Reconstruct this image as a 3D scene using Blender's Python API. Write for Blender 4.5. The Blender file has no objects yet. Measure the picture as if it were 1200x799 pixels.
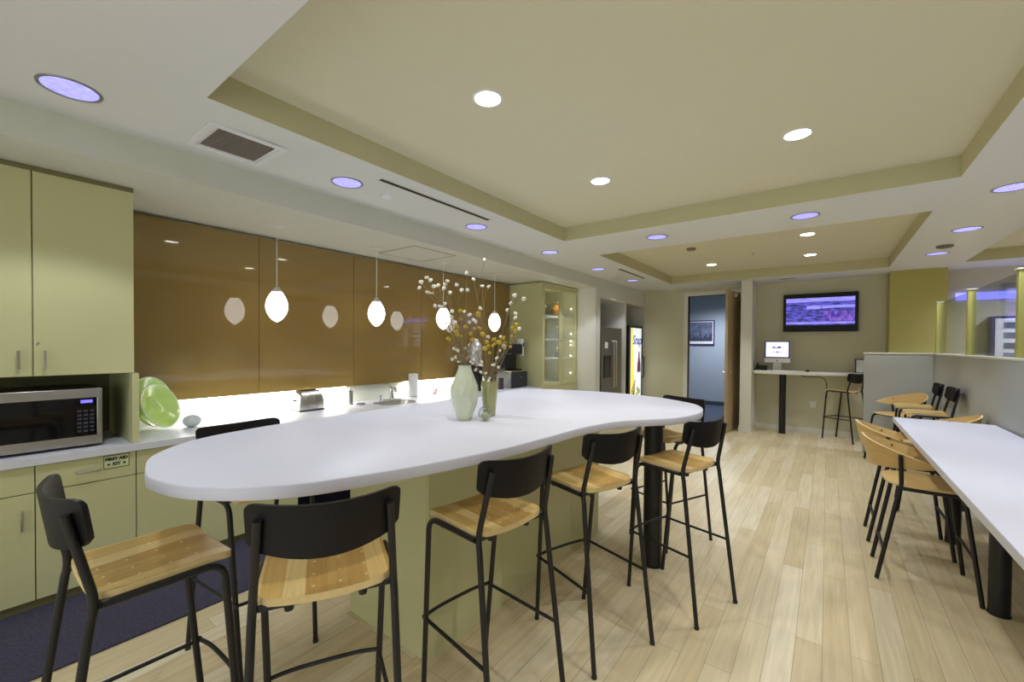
import bpy, bmesh, math, random
from mathutils import Vector, Matrix
random.seed(7)
PI = math.pi
scn = bpy.context.scene
COL = scn.collection

# ------------------------------------------------------------------ materials
def srgb(r, g, b):
    def f(c):
        c /= 255.0
        return c / 12.92 if c <= .04045 else ((c + .055) / 1.055) ** 2.4
    return (f(r), f(g), f(b), 1)

def mat(name, col, rough=.5, metal=0, noise=.04, scale=12, bump=0, spec=.5, coat=0, stretch=(1, 1, 1)):
    m = bpy.data.materials.new(name); m.use_nodes = True
    nt = m.node_tree; b = nt.nodes['Principled BSDF']
    b.inputs['Roughness'].default_value = rough
    b.inputs['Metallic'].default_value = metal
    b.inputs['Specular IOR Level'].default_value = spec
    b.inputs['Coat Weight'].default_value = coat
    b.inputs['Coat Roughness'].default_value = .05
    tc = nt.nodes.new('ShaderNodeTexCoord'); mp = nt.nodes.new('ShaderNodeMapping')
    mp.inputs['Scale'].default_value = stretch
    n = nt.nodes.new('ShaderNodeTexNoise'); n.inputs['Scale'].default_value = scale; n.inputs['Detail'].default_value = 4
    nt.links.new(tc.outputs['Object'], mp.inputs[0]); nt.links.new(mp.outputs[0], n.inputs['Vector'])
    mix = nt.nodes.new('ShaderNodeMix'); mix.data_type = 'RGBA'
    mix.inputs['A'].default_value = tuple(c * (1 - noise) for c in col[:3]) + (1,)
    mix.inputs['B'].default_value = tuple(min(1, c * (1 + noise)) for c in col[:3]) + (1,)
    nt.links.new(n.outputs['Fac'], mix.inputs['Factor']); nt.links.new(mix.outputs['Result'], b.inputs['Base Color'])
    if bump:
        bp = nt.nodes.new('ShaderNodeBump'); bp.inputs['Strength'].default_value = bump; bp.inputs['Distance'].default_value = .002
        nt.links.new(n.outputs['Fac'], bp.inputs['Height']); nt.links.new(bp.outputs[0], b.inputs['Normal'])
    return m

def emit(name, col, strength, var=0, scale=8, stretch=(1, 1, 1), col2=None):
    m = bpy.data.materials.new(name); m.use_nodes = True
    nt = m.node_tree; b = nt.nodes['Principled BSDF']
    b.inputs['Base Color'].default_value = col
    b.inputs['Roughness'].default_value = .3
    b.inputs['Emission Color'].default_value = col
    b.inputs['Emission Strength'].default_value = strength
    if var or col2:
        tc = nt.nodes.new('ShaderNodeTexCoord'); mp = nt.nodes.new('ShaderNodeMapping'); mp.inputs['Scale'].default_value = stretch
        n = nt.nodes.new('ShaderNodeTexNoise'); n.inputs['Scale'].default_value = scale; n.inputs['Detail'].default_value = 3
        r = nt.nodes.new('ShaderNodeValToRGB')
        r.color_ramp.elements[0].position = .38; r.color_ramp.elements[1].position = .66
        r.color_ramp.elements[0].color = col; r.color_ramp.elements[1].color = col2 or col
        nt.links.new(tc.outputs['Object'], mp.inputs[0]); nt.links.new(mp.outputs[0], n.inputs['Vector'])
        nt.links.new(n.outputs['Fac'], r.inputs[0]); nt.links.new(r.outputs[0], b.inputs['Emission Color'])
    return m

def glass(name, tint=(1, 1, 1, 1), refl=.08, rough=.02):
    m = bpy.data.materials.new(name); m.use_nodes = True
    nt = m.node_tree; nt.nodes.clear()
    o = nt.nodes.new('ShaderNodeOutputMaterial'); mx = nt.nodes.new('ShaderNodeMixShader')
    t = nt.nodes.new('ShaderNodeBsdfTransparent'); t.inputs[0].default_value = tint
    g = nt.nodes.new('ShaderNodeBsdfGlossy'); g.inputs['Roughness'].default_value = rough
    f = nt.nodes.new('ShaderNodeLayerWeight'); f.inputs[0].default_value = .3
    mm = nt.nodes.new('ShaderNodeMath'); mm.operation = 'MULTIPLY_ADD'; mm.inputs[1].default_value = .45; mm.inputs[2].default_value = refl
    nt.links.new(f.outputs['Fresnel'], mm.inputs[0]); nt.links.new(mm.outputs[0], mx.inputs[0])
    nt.links.new(t.outputs[0], mx.inputs[1]); nt.links.new(g.outputs[0], mx.inputs[2]); nt.links.new(mx.outputs[0], o.inputs[0])
    return m

def planks(name, cols, length, width, rough, along='Y', grout=.0011, groutcol=None, coat=0, shift=.0, grain=(14, .8, 1)):
    m = bpy.data.materials.new(name); m.use_nodes = True
    nt = m.node_tree; b = nt.nodes['Principled BSDF']; L = nt.links.new
    tc = nt.nodes.new('ShaderNodeTexCoord'); sp = nt.nodes.new('ShaderNodeSeparateXYZ'); cb = nt.nodes.new('ShaderNodeCombineXYZ')
    L(tc.outputs['Object'], sp.inputs[0])
    sh = nt.nodes.new('ShaderNodeMath'); sh.operation = 'ADD'; sh.inputs[1].default_value = shift
    if along == 'Y':
        L(sp.outputs['Y'], sh.inputs[0]); L(sh.outputs[0], cb.inputs['X']); L(sp.outputs['X'], cb.inputs['Y'])
    else:
        L(sp.outputs['X'], cb.inputs['X']); L(sp.outputs['Y'], cb.inputs['Y'])
    br = nt.nodes.new('ShaderNodeTexBrick'); br.offset = .37; br.offset_frequency = 2
    br.inputs['Scale'].default_value = 1; br.inputs['Brick Width'].default_value = length; br.inputs['Row Height'].default_value = width
    br.inputs['Mortar Size'].default_value = grout; br.inputs['Mortar Smooth'].default_value = .1
    br.inputs['Color1'].default_value = (0, 0, 0, 1); br.inputs['Color2'].default_value = (1, 1, 1, 1); br.inputs['Mortar'].default_value = (.5, .5, .5, 1)
    L(cb.outputs[0], br.inputs['Vector'])
    ramp = nt.nodes.new('ShaderNodeValToRGB')
    els = ramp.color_ramp.elements
    els[0].color = cols[0]; els[1].color = cols[-1]
    for i, c in enumerate(cols[1:-1]):
        e = els.new((i + 1) / (len(cols) - 1)); e.color = c
    L(br.outputs['Color'], ramp.inputs[0])
    mp = nt.nodes.new('ShaderNodeMapping'); mp.inputs['Scale'].default_value = grain
    ns = nt.nodes.new('ShaderNodeTexNoise'); ns.inputs['Scale'].default_value = 3; ns.inputs['Detail'].default_value = 6; ns.inputs['Distortion'].default_value = .6
    L(tc.outputs['Object'], mp.inputs[0]); L(mp.outputs[0], ns.inputs['Vector'])
    r2 = nt.nodes.new('ShaderNodeValToRGB'); r2.color_ramp.elements[0].position = .3; r2.color_ramp.elements[1].position = .7
    r2.color_ramp.elements[0].color = (.88, .87, .84, 1); r2.color_ramp.elements[1].color = (1.06, 1.06, 1.06, 1)
    L(ns.outputs['Fac'], r2.inputs[0])
    mu = nt.nodes.new('ShaderNodeMix'); mu.data_type = 'RGBA'; mu.blend_type = 'MULTIPLY'; mu.inputs['Factor'].default_value = 1
    L(ramp.outputs[0], mu.inputs['A']); L(r2.outputs[0], mu.inputs['B'])
    gm = nt.nodes.new('ShaderNodeMix'); gm.data_type = 'RGBA'; gm.inputs['B'].default_value = groutcol or tuple(c * .45 for c in cols[0][:3]) + (1,)
    L(br.outputs['Fac'], gm.inputs['Factor']); L(mu.outputs['Result'], gm.inputs['A'])
    L(gm.outputs['Result'], b.inputs['Base Color'])
    b.inputs['Roughness'].default_value = rough; b.inputs['Coat Weight'].default_value = coat; b.inputs['Coat Roughness'].default_value = .25
    return m

M = {}
M['floor'] = planks('maple_floor', [srgb(202, 184, 146), srgb(209, 192, 155), srgb(214, 199, 164), srgb(221, 209, 181)], 1.35, .115, .36)
M['ceiling'] = mat('ceiling_white', srgb(224, 226, 222), .9, noise=.015)
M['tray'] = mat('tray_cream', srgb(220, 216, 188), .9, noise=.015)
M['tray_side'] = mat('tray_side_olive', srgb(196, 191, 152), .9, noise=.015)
M['soffit'] = mat('soffit_paint', srgb(210, 211, 196), .85, noise=.02)
M['wall'] = mat('wall_cream', srgb(206, 202, 176), .85, noise=.02)
M['wall_pier'] = mat('wall_pale', srgb(214, 213, 204), .8, noise=.02)
M['wall_blue'] = mat('wall_grey_blue', srgb(164, 174, 188), .85, noise=.02)
M['carpet_blue'] = mat('carpet_slate', srgb(76, 84, 104), .95, noise=.3, scale=160)
M['half_wall'] = mat('half_wall_grey', srgb(176, 178, 174), .6, noise=.02)
M['pillar'] = mat('pillar_olive', srgb(178, 170, 98), .7, noise=.03)
M['post'] = mat('post_yellow_green', srgb(182, 178, 98), .6, noise=.03)
M['trim'] = mat('trim_white', srgb(222, 220, 210), .5, noise=.01)
M['cab'] = mat('cabinet_pistachio', srgb(200, 198, 150), .42, noise=.02, scale=3)
M['cab_dark'] = mat('cabinet_interior', srgb(120, 116, 76), .6, noise=.03)
M['gap'] = mat('dark_gap', srgb(30, 28, 20), .9)
M['counter'] = mat('worktop_white', srgb(214, 214, 222), .45, spec=.35, noise=.012, scale=60)
M['island_top'] = mat('island_white', srgb(214, 214, 228), .42, spec=.35, noise=.012, scale=60)
M['panel'] = mat('bronze_back_painted_glass', srgb(142, 117, 66), .03, noise=.02, scale=2, spec=.75)
M['splash'] = mat('splash_tile', srgb(226, 228, 214), .25, noise=.02)
M['steel'] = mat('brushed_steel', srgb(200, 198, 196), .28, 1, noise=.08, scale=30, stretch=(.3, .3, 8))
M['chrome'] = mat('chrome', srgb(205, 205, 205), .12, 1, noise=.02)
M['fridge'] = mat('fridge_steel', srgb(150, 144, 126), .35, 1, noise=.06, scale=20, stretch=(8, 8, .3))
M['black'] = mat('black_powder_coat', srgb(18, 17, 19), .45, noise=.1)
M['black_wood'] = mat('black_stained_plywood', srgb(20, 18, 20), .45, spec=.3, noise=.15, scale=30)
M['black_gloss'] = mat('black_gloss', srgb(10, 10, 13), .06, noise=.05)
M['black_plastic'] = mat('black_plastic', srgb(24, 24, 28), .35, noise=.08)
M['seat'] = planks('oak_seat', [srgb(180, 140, 74), srgb(206, 170, 100), srgb(226, 200, 138)], 20.0, .058, .3, shift=4.1, grout=.0003, groutcol=srgb(160, 120, 60), grain=(26, 1.4, 1))
M['ply_edge'] = mat('plywood_edge', srgb(222, 196, 140), .5, noise=.1, scale=60)
M['ply'] = mat('birch_plywood', srgb(208, 174, 112), .38, noise=.12, scale=7, stretch=(1, 1, 6))
M['bolt'] = mat('bolt_cap', srgb(226, 206, 150), .3, .2)
M['rug'] = mat('aubergine_carpet', srgb(58, 54, 72), .98, noise=.95, scale=75, bump=.8)
M['white'] = mat('white_plastic', srgb(232, 232, 234), .4, noise=.01)
M['offwhite'] = mat('white_enamel', srgb(220, 218, 208), .5, noise=.01)
M['grille'] = mat('grille_grey', srgb(122, 114, 106), .7, noise=.35, scale=300)
M['green_glaze'] = mat('lime_glaze', srgb(184, 214, 120), .16, noise=.1, scale=6, coat=.5)
M['green_pale'] = mat('lime_rim', srgb(228, 240, 208), .2, noise=.05)
M['stone'] = mat('white_woven_ball', srgb(205, 212, 214), .7, noise=.2, scale=50, bump=.8)
M['vase_green'] = mat('pale_green_glass', srgb(212, 218, 192), .12, noise=.1, scale=9, coat=.6)
M['vase_lime'] = mat('olive_green_glass', srgb(166, 168, 112), .16, noise=.1, scale=14, coat=.5)
M['stem'] = mat('dry_stem', srgb(140, 124, 90), .8, noise=.25, scale=40)
M['pod'] = mat('white_pod', srgb(236, 232, 220), .8, noise=.06, scale=60)
M['yellow'] = mat('dried_yellow_flower', srgb(190, 166, 48), .8, noise=.3, scale=70)
M['door'] = mat('maple_door', srgb(176, 154, 116), .5, noise=.12, scale=5, stretch=(6, 6, .4))
M['paper'] = mat('paper_white', srgb(230, 230, 232), .8, noise=.02)
M['photo'] = mat('photo_print', srgb(96, 104, 132), .5, noise=.9, scale=9)
M['photo_dark'] = mat('photo_print_dark', srgb(48, 54, 78), .5, noise=.5, scale=14)
M['sign_green'] = mat('sign_ground', srgb(206, 208, 162), .5, noise=.01)
M['sign_ink'] = mat('sign_ink', srgb(26, 52, 42), .5, noise=.02)
M['blue_ink'] = mat('blue_ink', srgb(40, 50, 170), .5)
M['pink'] = mat('pink_paper', srgb(214, 120, 140), .6)
M['amber'] = mat('amber_pottery', srgb(176, 120, 40), .3, noise=.2)
M['purple'] = mat('plum_tin', srgb(64, 52, 66), .4)
M['pane'] = glass('clear_glass', (.98, .99, .98, 1), .02)
M['partition_glass'] = glass('partition_glass', (.90, .93, .95, 1), .05)
M['clear'] = glass('clear_cup', (.93, .95, .95, 1), .12)
M['pendant'] = emit('lit_opal_glass', (1, .97, .93, 1), 4.5)
M['lens_white'] = emit('lit_lens', (1, .96, .90, 1), 14)
M['lens_blue'] = emit('lit_blue_lens', (.26, .24, .92, 1), 1.0, 1, 30, (6, 1, 1), (.62, .60, 1, 1))
M['strip'] = emit('lit_strip', (1, .98, .90, 1), 9)
M['pane_glint'] = emit('glowing_glint', (1, .96, .88, 1), 5)  # glow for the beads that imitate reflections in the cabinet panes
M['can'] = mat('can_trim', srgb(150, 148, 150), .35, .6)
M['tv_picture'] = emit('screen_picture', (.012, .015, .10, 1), .95, 1, 8, (1.2, 1, 5), (.16, .13, .85, 1))
M['tv_light'] = emit('screen_light', (.20, .18, .80, 1), .9, 1, 5, (2, 1, 14), (.42, .40, 1, 1))
M['tv_red'] = emit('screen_figures', (.03, .02, .30, 1), .85, 1, 22, (1, 1, .6), (.34, .16, .75, 1))
M['monitor'] = emit('monitor_white', (.74, .72, 1, 1), 1.05)
M['monitor_ink'] = emit('monitor_ink', (.10, .09, .28, 1), .8)
M['monitor_frame'] = mat('monitor_bezel', srgb(52, 48, 110), .4)
M['vend_white'] = emit('sign_white', (.85, .90, .95, 1), .85)
M['vend_yellow'] = emit('sign_yellow', (.90, .80, .10, 1), .9)
M['vend_blue'] = emit('sign_blue', (.04, .07, .45, 1), .35)
M['vend_plum'] = emit('sign_plum', (.16, .02, .06, 1), .6)
M['vend_green'] = emit('sign_green_leaf', (.30, .42, .08, 1), .7)
M['display'] = emit('blue_digits', (.12, .10, 1.0, 1), 2.2)
M['cove_blue'] = emit('blue_cove', (.22, .22, 1.0, 1), 2.2)

# ------------------------------------------------------------------ mesh builder
class MB:
    def __init__(s): s.v = []; s.f = []; s.mi = []; s.sm = []
    def add(s, vs, fs, mi=0, smooth=False):
        o = len(s.v); s.v += [tuple(p) for p in vs]
        for f in fs: s.f.append([o + i for i in f]); s.mi.append(mi); s.sm.append(smooth)
        return s
    def box(s, x0, x1, y0, y1, z0, z1, mi=0):
        x0, x1 = min(x0, x1), max(x0, x1); y0, y1 = min(y0, y1), max(y0, y1); z0, z1 = min(z0, z1), max(z0, z1)
        v = [(x0, y0, z0), (x1, y0, z0), (x1, y1, z0), (x0, y1, z0), (x0, y0, z1), (x1, y0, z1), (x1, y1, z1), (x0, y1, z1)]
        return s.add(v, [(0, 3, 2, 1), (4, 5, 6, 7), (0, 1, 5, 4), (1, 2, 6, 5), (2, 3, 7, 6), (3, 0, 4, 7)], mi)
    def tube(s, path, r, n=10, mi=0, closed=False, cap=True):
        P = [Vector(p) for p in path]; N = len(P)
        rr = r if isinstance(r, (list, tuple)) else [r] * N
        T = []
        for i in range(N):
            a = P[i - 1] if (i > 0 or closed) else P[i]; b = P[(i + 1) % N] if (i < N - 1 or closed) else P[i]
            T.append((b - a).normalized())
        u = T[0].orthogonal().normalized(); rings = []
        for i in range(N):
            u = (u - T[i] * u.dot(T[i])).normalized(); w = T[i].cross(u)
            rings.append([P[i] + (u * math.cos(2 * PI * k / n) + w * math.sin(2 * PI * k / n)) * rr[i] for k in range(n)])
        vs = [p for R in rings for p in R]; fs = []
        for i in range(N if closed else N - 1):
            j = (i + 1) % N
            for k in range(n):
                fs.append((i * n + k, i * n + (k + 1) % n, j * n + (k + 1) % n, j * n + k))
        s.add(vs, fs, mi, True)
        if cap and not closed:
            o = len(s.v) - N * n
            s.f.append([o + k for k in range(n)][::-1]); s.mi.append(mi); s.sm.append(False)
            s.f.append([o + (N - 1) * n + k for k in range(n)]); s.mi.append(mi); s.sm.append(False)
        return s
    def lathe(s, prof, n=32, c=(0, 0, 0), mi=0, axis='z', smooth=True):
        vs = []; fs = []
        for (r, z) in prof:
            for k in range(n):
                a = 2 * PI * k / n; x, y = r * math.cos(a), r * math.sin(a)
                p = (x, y, z) if axis == 'z' else ((z, x, y) if axis == 'x' else (x, z, y))
                vs.append((p[0] + c[0], p[1] + c[1], p[2] + c[2]))
        for i in range(len(prof) - 1):
            for k in range(n):
                fs.append((i * n + k, i * n + (k + 1) % n, (i + 1) * n + (k + 1) % n, (i + 1) * n + k))
        fs.append(tuple(range(n))[::-1]); fs.append(tuple((len(prof) - 1) * n + k for k in range(n)))
        return s.add(vs, fs, mi, smooth)
    def prism(s, outline, z0, z1, mi=0, mi_side=None, r=0):
        """extruded plan outline; r rounds the rim"""
        n = len(outline); rows = []
        cx = sum(p[0] for p in outline) / n; cy = sum(p[1] for p in outline) / n
        def inset(d):
            res = []
            for i in range(n):
                a = Vector(outline[i - 1]); b = Vector(outline[(i + 1) % n]); t = (b - a).normalized()
                nrm = Vector((-t.y, t.x))
                res.append((outline[i][0] + nrm.x * d, outline[i][1] + nrm.y * d))
            return res
        lv = [(r, z0), (r * .3, z0 + r * .3), (0, z0 + r), (0, z1 - r), (r * .3, z1 - r * .3), (r, z1)] if r else [(0, z0), (0, z1)]
        vs = []
        for d, z in lv: vs += [(x, y, z) for x, y in (inset(d) if d else outline)]
        fs = []
        for i in range(len(lv) - 1):
            for k in range(n): fs.append((i * n + k, i * n + (k + 1) % n, (i + 1) * n + (k + 1) % n, (i + 1) * n + k))
        s.add(vs, fs, mi if mi_side is None else mi_side, True)
        o = len(s.v) - len(lv) * n
        s.f.append([o + k for k in range(n)][::-1]); s.mi.append(mi); s.sm.append(False)
        s.f.append([o + (len(lv) - 1) * n + k for k in range(n)]); s.mi.append(mi); s.sm.append(False)
        return s
    def ball(s, c, r, sx=1, sy=1, sz=1, n=10, m=7, mi=0):
        prof = []
        vs = []; fs = []
        for i in range(m + 1):
            t = PI * i / m
            for k in range(n):
                a = 2 * PI * k / n
                vs.append((c[0] + r * sx * math.sin(t) * math.cos(a), c[1] + r * sy * math.sin(t) * math.sin(a), c[2] - r * sz * math.cos(t)))
        for i in range(m):
            for k in range(n): fs.append((i * n + k, i * n + (k + 1) % n, (i + 1) * n + (k + 1) % n, (i + 1) * n + k))
        return s.add(vs, fs, mi, True)
    def build(s, name, mats, parent=None, loc=None, bevel=0, seg=2, angle=40):
        me = bpy.data.meshes.new(name); me.from_pydata(s.v, [], s.f); me.update()
        bm = bmesh.new(); bm.from_mesh(me)
        bmesh.ops.remove_doubles(bm, verts=bm.verts, dist=1e-6)
        bmesh.ops.recalc_face_normals(bm, faces=bm.faces)
        if not isinstance(mats, (list, tuple)): mats = [mats]
        bm.to_mesh(me); bm.free()
        if len(me.polygons) == len(s.f):
            for p, mi, sm in zip(me.polygons, s.mi, s.sm): p.material_index = mi; p.use_smooth = sm
        else:
            for p in me.polygons: p.use_smooth = True
        for m in mats: me.materials.append(m)
        me.set_sharp_from_angle(angle=math.radians(angle))
        o = bpy.data.objects.new(name, me); COL.objects.link(o)
        if parent: o.parent = parent
        if loc: o.location = loc
        if bevel:
            md = o.modifiers.new('bevel', 'BEVEL'); md.width = bevel; md.segments = seg; md.limit_method = 'ANGLE'
        return o

def tag(o, label=None, cat=None, group=None, kind=None):
    if label: o['label'] = label
    if cat: o['category'] = cat
    if group: o['group'] = group
    if kind: o['kind'] = kind
    return o

def thing(name, loc, label, cat, group=None, rz=0):
    o = bpy.data.objects.new(name, None); COL.objects.link(o)
    o.location = loc; o.rotation_euler = (0, 0, rz); o.empty_display_size = .05
    return tag(o, label, cat, group)

def dup(root, loc, rz, label, group=None):
    r = root.copy(); COL.objects.link(r); r.location = loc; r.rotation_euler = (0, 0, rz); r['label'] = label
    if group: r['group'] = group
    for ch in list(root.children):
        c = ch.copy(); COL.objects.link(c); c.parent = r
        for g in list(ch.children):
            d = g.copy(); COL.objects.link(d); d.parent = c
    return r

def struct(mb, name, mats, bevel=0, parent=None):
    o = mb.build(name, mats, parent, bevel=bevel)
    if not parent: o['kind'] = 'structure'
    return o

def arc(p0, p1, p2, n=6):
    """rounded corner at p1 as a quadratic arc"""
    p0, p1, p2 = Vector(p0), Vector(p1), Vector(p2)
    return [p0 * (1 - t) ** 2 + p1 * 2 * t * (1 - t) + p2 * t * t for t in [i / n for i in range(n + 1)]]

def spline(pts, n=4, closed=True):
    P = [Vector(p) for p in pts]; N = len(P); out = []
    for i in range(N if closed else N - 1):
        if closed: a, b, c, d = P[i - 1], P[i], P[(i + 1) % N], P[(i + 2) % N]
        else: a, b, c, d = P[max(i - 1, 0)], P[i], P[i + 1], P[min(i + 2, N - 1)]
        for k in range(n):
            t = k / n
            out.append(.5 * ((2 * b) + (c - a) * t + (2 * a - 5 * b + 4 * c - d) * t * t + (3 * b - a - 3 * c + d) * t ** 3))
    if not closed: out.append(P[-1])
    return out

def text_mesh(body, size, depth=.0005, shear=0, bold=0):
    cu = bpy.data.curves.new('lettering', 'FONT'); cu.body = body; cu.size = size; cu.extrude = depth; cu.shear = shear
    cu.align_x = 'CENTER'; cu.align_y = 'CENTER'; cu.offset = bold; cu.resolution_u = 3
    o = bpy.data.objects.new('lettering', cu); COL.objects.link(o)
    dg = bpy.context.evaluated_depsgraph_get()
    me = bpy.data.meshes.new_from_object(o.evaluated_get(dg))
    COL.objects.unlink(o); bpy.data.objects.remove(o)
    return me

def text_part(name, body, size, m, parent, loc, facing='x', depth=.0005, shear=0, bold=0):
    me = text_mesh(body, size, depth, shear, bold); me.materials.clear(); me.materials.append(m)
    # facing +x: text runs along +y ; facing -y: text runs along +x
    if facing == 'x': R = Matrix(((0, 0, 1), (1, 0, 0), (0, 1, 0))).to_4x4()
    else: R = Matrix(((1, 0, 0), (0, 0, -1), (0, 1, 0))).to_4x4()
    me.transform(R)
    o = bpy.data.objects.new(name, me); COL.objects.link(o); o.parent = parent; o.location = loc
    return o

# ------------------------------------------------------------------ camera
f_px, yaw, pit, rol, cyp = 492.27, math.radians(36.91), math.radians(-.784), math.radians(.4215), 410.54
F = Vector((-math.sin(yaw) * math.cos(pit), math.cos(yaw) * math.cos(pit), math.sin(pit)))
R = Vector((math.cos(yaw), math.sin(yaw), 0)); U = R.cross(F)
R, U = R * math.cos(rol) + U * math.sin(rol), -R * math.sin(rol) + U * math.cos(rol)
cam = bpy.data.cameras.new('camera'); co = bpy.data.objects.new('camera', cam); COL.objects.link(co)
mw = Matrix((( R.x, U.x, -F.x, 0), (R.y, U.y, -F.y, 0), (R.z, U.z, -F.z, 1.55), (0, 0, 0, 1)))
co.matrix_world = mw
cam.sensor_width = 36; cam.sensor_fit = 'HORIZONTAL'; cam.lens = f_px / 1200 * 36; cam.shift_y = (cyp - 399.5) / 1200
cam.clip_start = .02; cam.clip_end = 60
scn.camera = co

# ------------------------------------------------------------------ room shell
ZC, ZT, ZS = 2.74, 2.89, 2.56      # main ceiling, tray ceiling, kitchen soffit
XS = -3.24                         # soffit face / alcove wall face
YB = 9.2                           # far wall
Y0 = -2.4                          # wall behind the camera
XR = 4.6                           # wall beyond the partition
struct(MB().box(-4.5, XR, Y0 - .1, 13.2, -.08, 0), 'floor', M['floor'])

# main ceiling with recessed trays
trays = [(-2.43, .725, .75, 4.22), (-2.43, .715, 5.13, 8.37), (1.5, 3.7, 5.13, 8.4), (1.5, 3.7, .75, 4.22)]
xs = sorted({XS - .02, XR, *[t[0] for t in trays], *[t[1] for t in trays]}); ys = sorted({Y0, YB + .02, *[t[2] for t in trays], *[t[3] for t in trays]})
c = MB()
for i in range(len(xs) - 1):
    for j in range(len(ys) - 1):
        mx, my = (xs[i] + xs[i + 1]) / 2, (ys[j] + ys[j + 1]) / 2
        if any(a < mx < b and d < my < e for a, b, d, e in trays): continue
        c.add([(xs[i], ys[j], ZC), (xs[i + 1], ys[j], ZC), (xs[i + 1], ys[j + 1], ZC), (xs[i], ys[j + 1], ZC)], [(0, 1, 2, 3)], 0)
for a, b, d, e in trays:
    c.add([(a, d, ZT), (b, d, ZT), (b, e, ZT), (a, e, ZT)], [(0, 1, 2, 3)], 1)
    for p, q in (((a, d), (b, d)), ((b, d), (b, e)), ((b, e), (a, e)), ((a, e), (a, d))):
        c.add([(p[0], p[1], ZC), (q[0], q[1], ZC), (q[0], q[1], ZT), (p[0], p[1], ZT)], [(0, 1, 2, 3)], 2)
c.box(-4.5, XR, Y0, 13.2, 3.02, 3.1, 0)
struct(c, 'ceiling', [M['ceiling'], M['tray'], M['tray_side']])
# dropped soffit over the kitchen run
s = MB().box(-4.4, XS, Y0, 6.74, ZS, 3.02)
struct(s, 'ceiling_soffit', M['soffit'])

struct(MB().box(-4.5, -4.32, Y0, 9.4, 0, 3.02), 'wall_left', M['wall'])
# pier + alcove front wall with two openings
w = MB()
w.box(-3.95, XS, 6.742, 6.92, 0, 2.40)                # pier left of the fridge
w.box(-4.32, XS, 8.03, 8.13, 0, 2.40)                 # divider
w.box(-4.32, XS, 9.16, YB, 0, 2.40)
w.box(-4.32, XS, 6.742, YB, 2.40, 3.02)               # head over both alcoves
struct(w, 'wall_alcove', M['wall_pier'])
# far wall with the door opening (x -2.33..-1.34)
w = MB()
w.box(-4.32, -2.33, YB, YB + .14, 0, 3.02); w.box(-2.33, -1.34, YB, YB + .14, 2.58, 3.02); w.box(-1.34, 4.6, YB, YB + .14, 0, 3.02)
struct(w, 'wall_far', M['wall'])
struct(MB().box(-1.265, -1.085, 8.57, YB, 0, ZC + .01), 'wall_stub', M['trim'], .004)
struct(MB().box(.765, 1.40, 8.80, YB, 0, ZC + .01), 'wall_pillar', M['pillar'], .004)
w = MB(); w.box(-3.2, -2.6, Y0 - .12, Y0, 0, 3.02); w.box(4.2, XR, Y0 - .12, Y0, 0, 3.02); w.box(-2.6, 4.2, Y0 - .12, Y0, 0, .45); w.box(-2.6, 4.2, Y0 - .12, Y0, 2.62, 3.02)
struct(w, 'wall_near', M['wall'])
w = MB(); w.box(-2.6, 4.2, Y0 - .09, Y0 - .03, .45, .51); w.box(-2.6, 4.2, Y0 - .09, Y0 - .03, 2.56, 2.62)
for k in range(6): w.box(-2.6 + k * 1.348, -2.54 + k * 1.348, Y0 - .09, Y0 - .03, .51, 2.56)
struct(w, 'window_4', M['trim'])  # added unseen window; its opening lets in world light as fill
struct(MB().box(XR, XR + .12, Y0, YB + .1, 0, 3.02), 'wall_right', M['wall_pier'])
# half wall: panel facing the room and the long run to the right
w = MB()
w.box(.432, 1.16, 8.0, 8.1, 0, 1.455, 0); w.box(1.16, 1.27, -1.2, 8.1, 0, 1.455, 0)
w.box(1.145, 1.285, -1.2, 8.1, 1.455, 1.475, 1); w.box(.425, 1.145, 7.992, 8.108, 1.455, 1.475, 1)
struct(w, 'wall_partition', [M['half_wall'], M['trim']], .003)
# adjoining grey-blue room behind the door
w = MB(); w.box(-4.4, -.6, 11.95, 12.05, 0, 2.9); w.box(-4.4, -4.3, YB + .14, 11.95, 0, 2.9); w.box(-.7, -.6, YB + .14, 11.95, 0, 2.9)
w.box(-4.3, -.7, YB + .14, 11.95, 2.86, 2.9)
struct(w, 'wall_corridor', M['wall_blue'])
struct(MB().box(-4.3, -.7, YB + .02, 11.95, .0, .006), 'floor_corridor', M['carpet_blue'])
struct(MB().box(-4.3, -.7, 11.935, 11.95, .006, .11), 'baseboard_corridor', mat('base_slate', srgb(60, 66, 80), .6))
# baseboards
b = MB(); b.box(XS + .001, -2.42, YB - .012, YB, 0, .1); b.box(-1.085, .765, YB - .012, YB, 0, .1)
struct(b, 'baseboard_far', M['trim'])
b = MB(); b.box(-1.277, -1.073, 8.558, 8.57, 0, .11); b.box(-1.085, -1.073, 8.57, YB - .012, 0, .11); b.box(-1.277, -1.265, 8.57, YB - .012, 0, .11)
struct(b, 'baseboard_stub', M['trim'])
b = MB(); b.box(XS, XS + .012, 6.742, 6.92, 0, .1); b.box(XS, XS + .012, 8.03, 8.13, 0, .1)
struct(b, 'baseboard_alcove', M['trim'])

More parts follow.
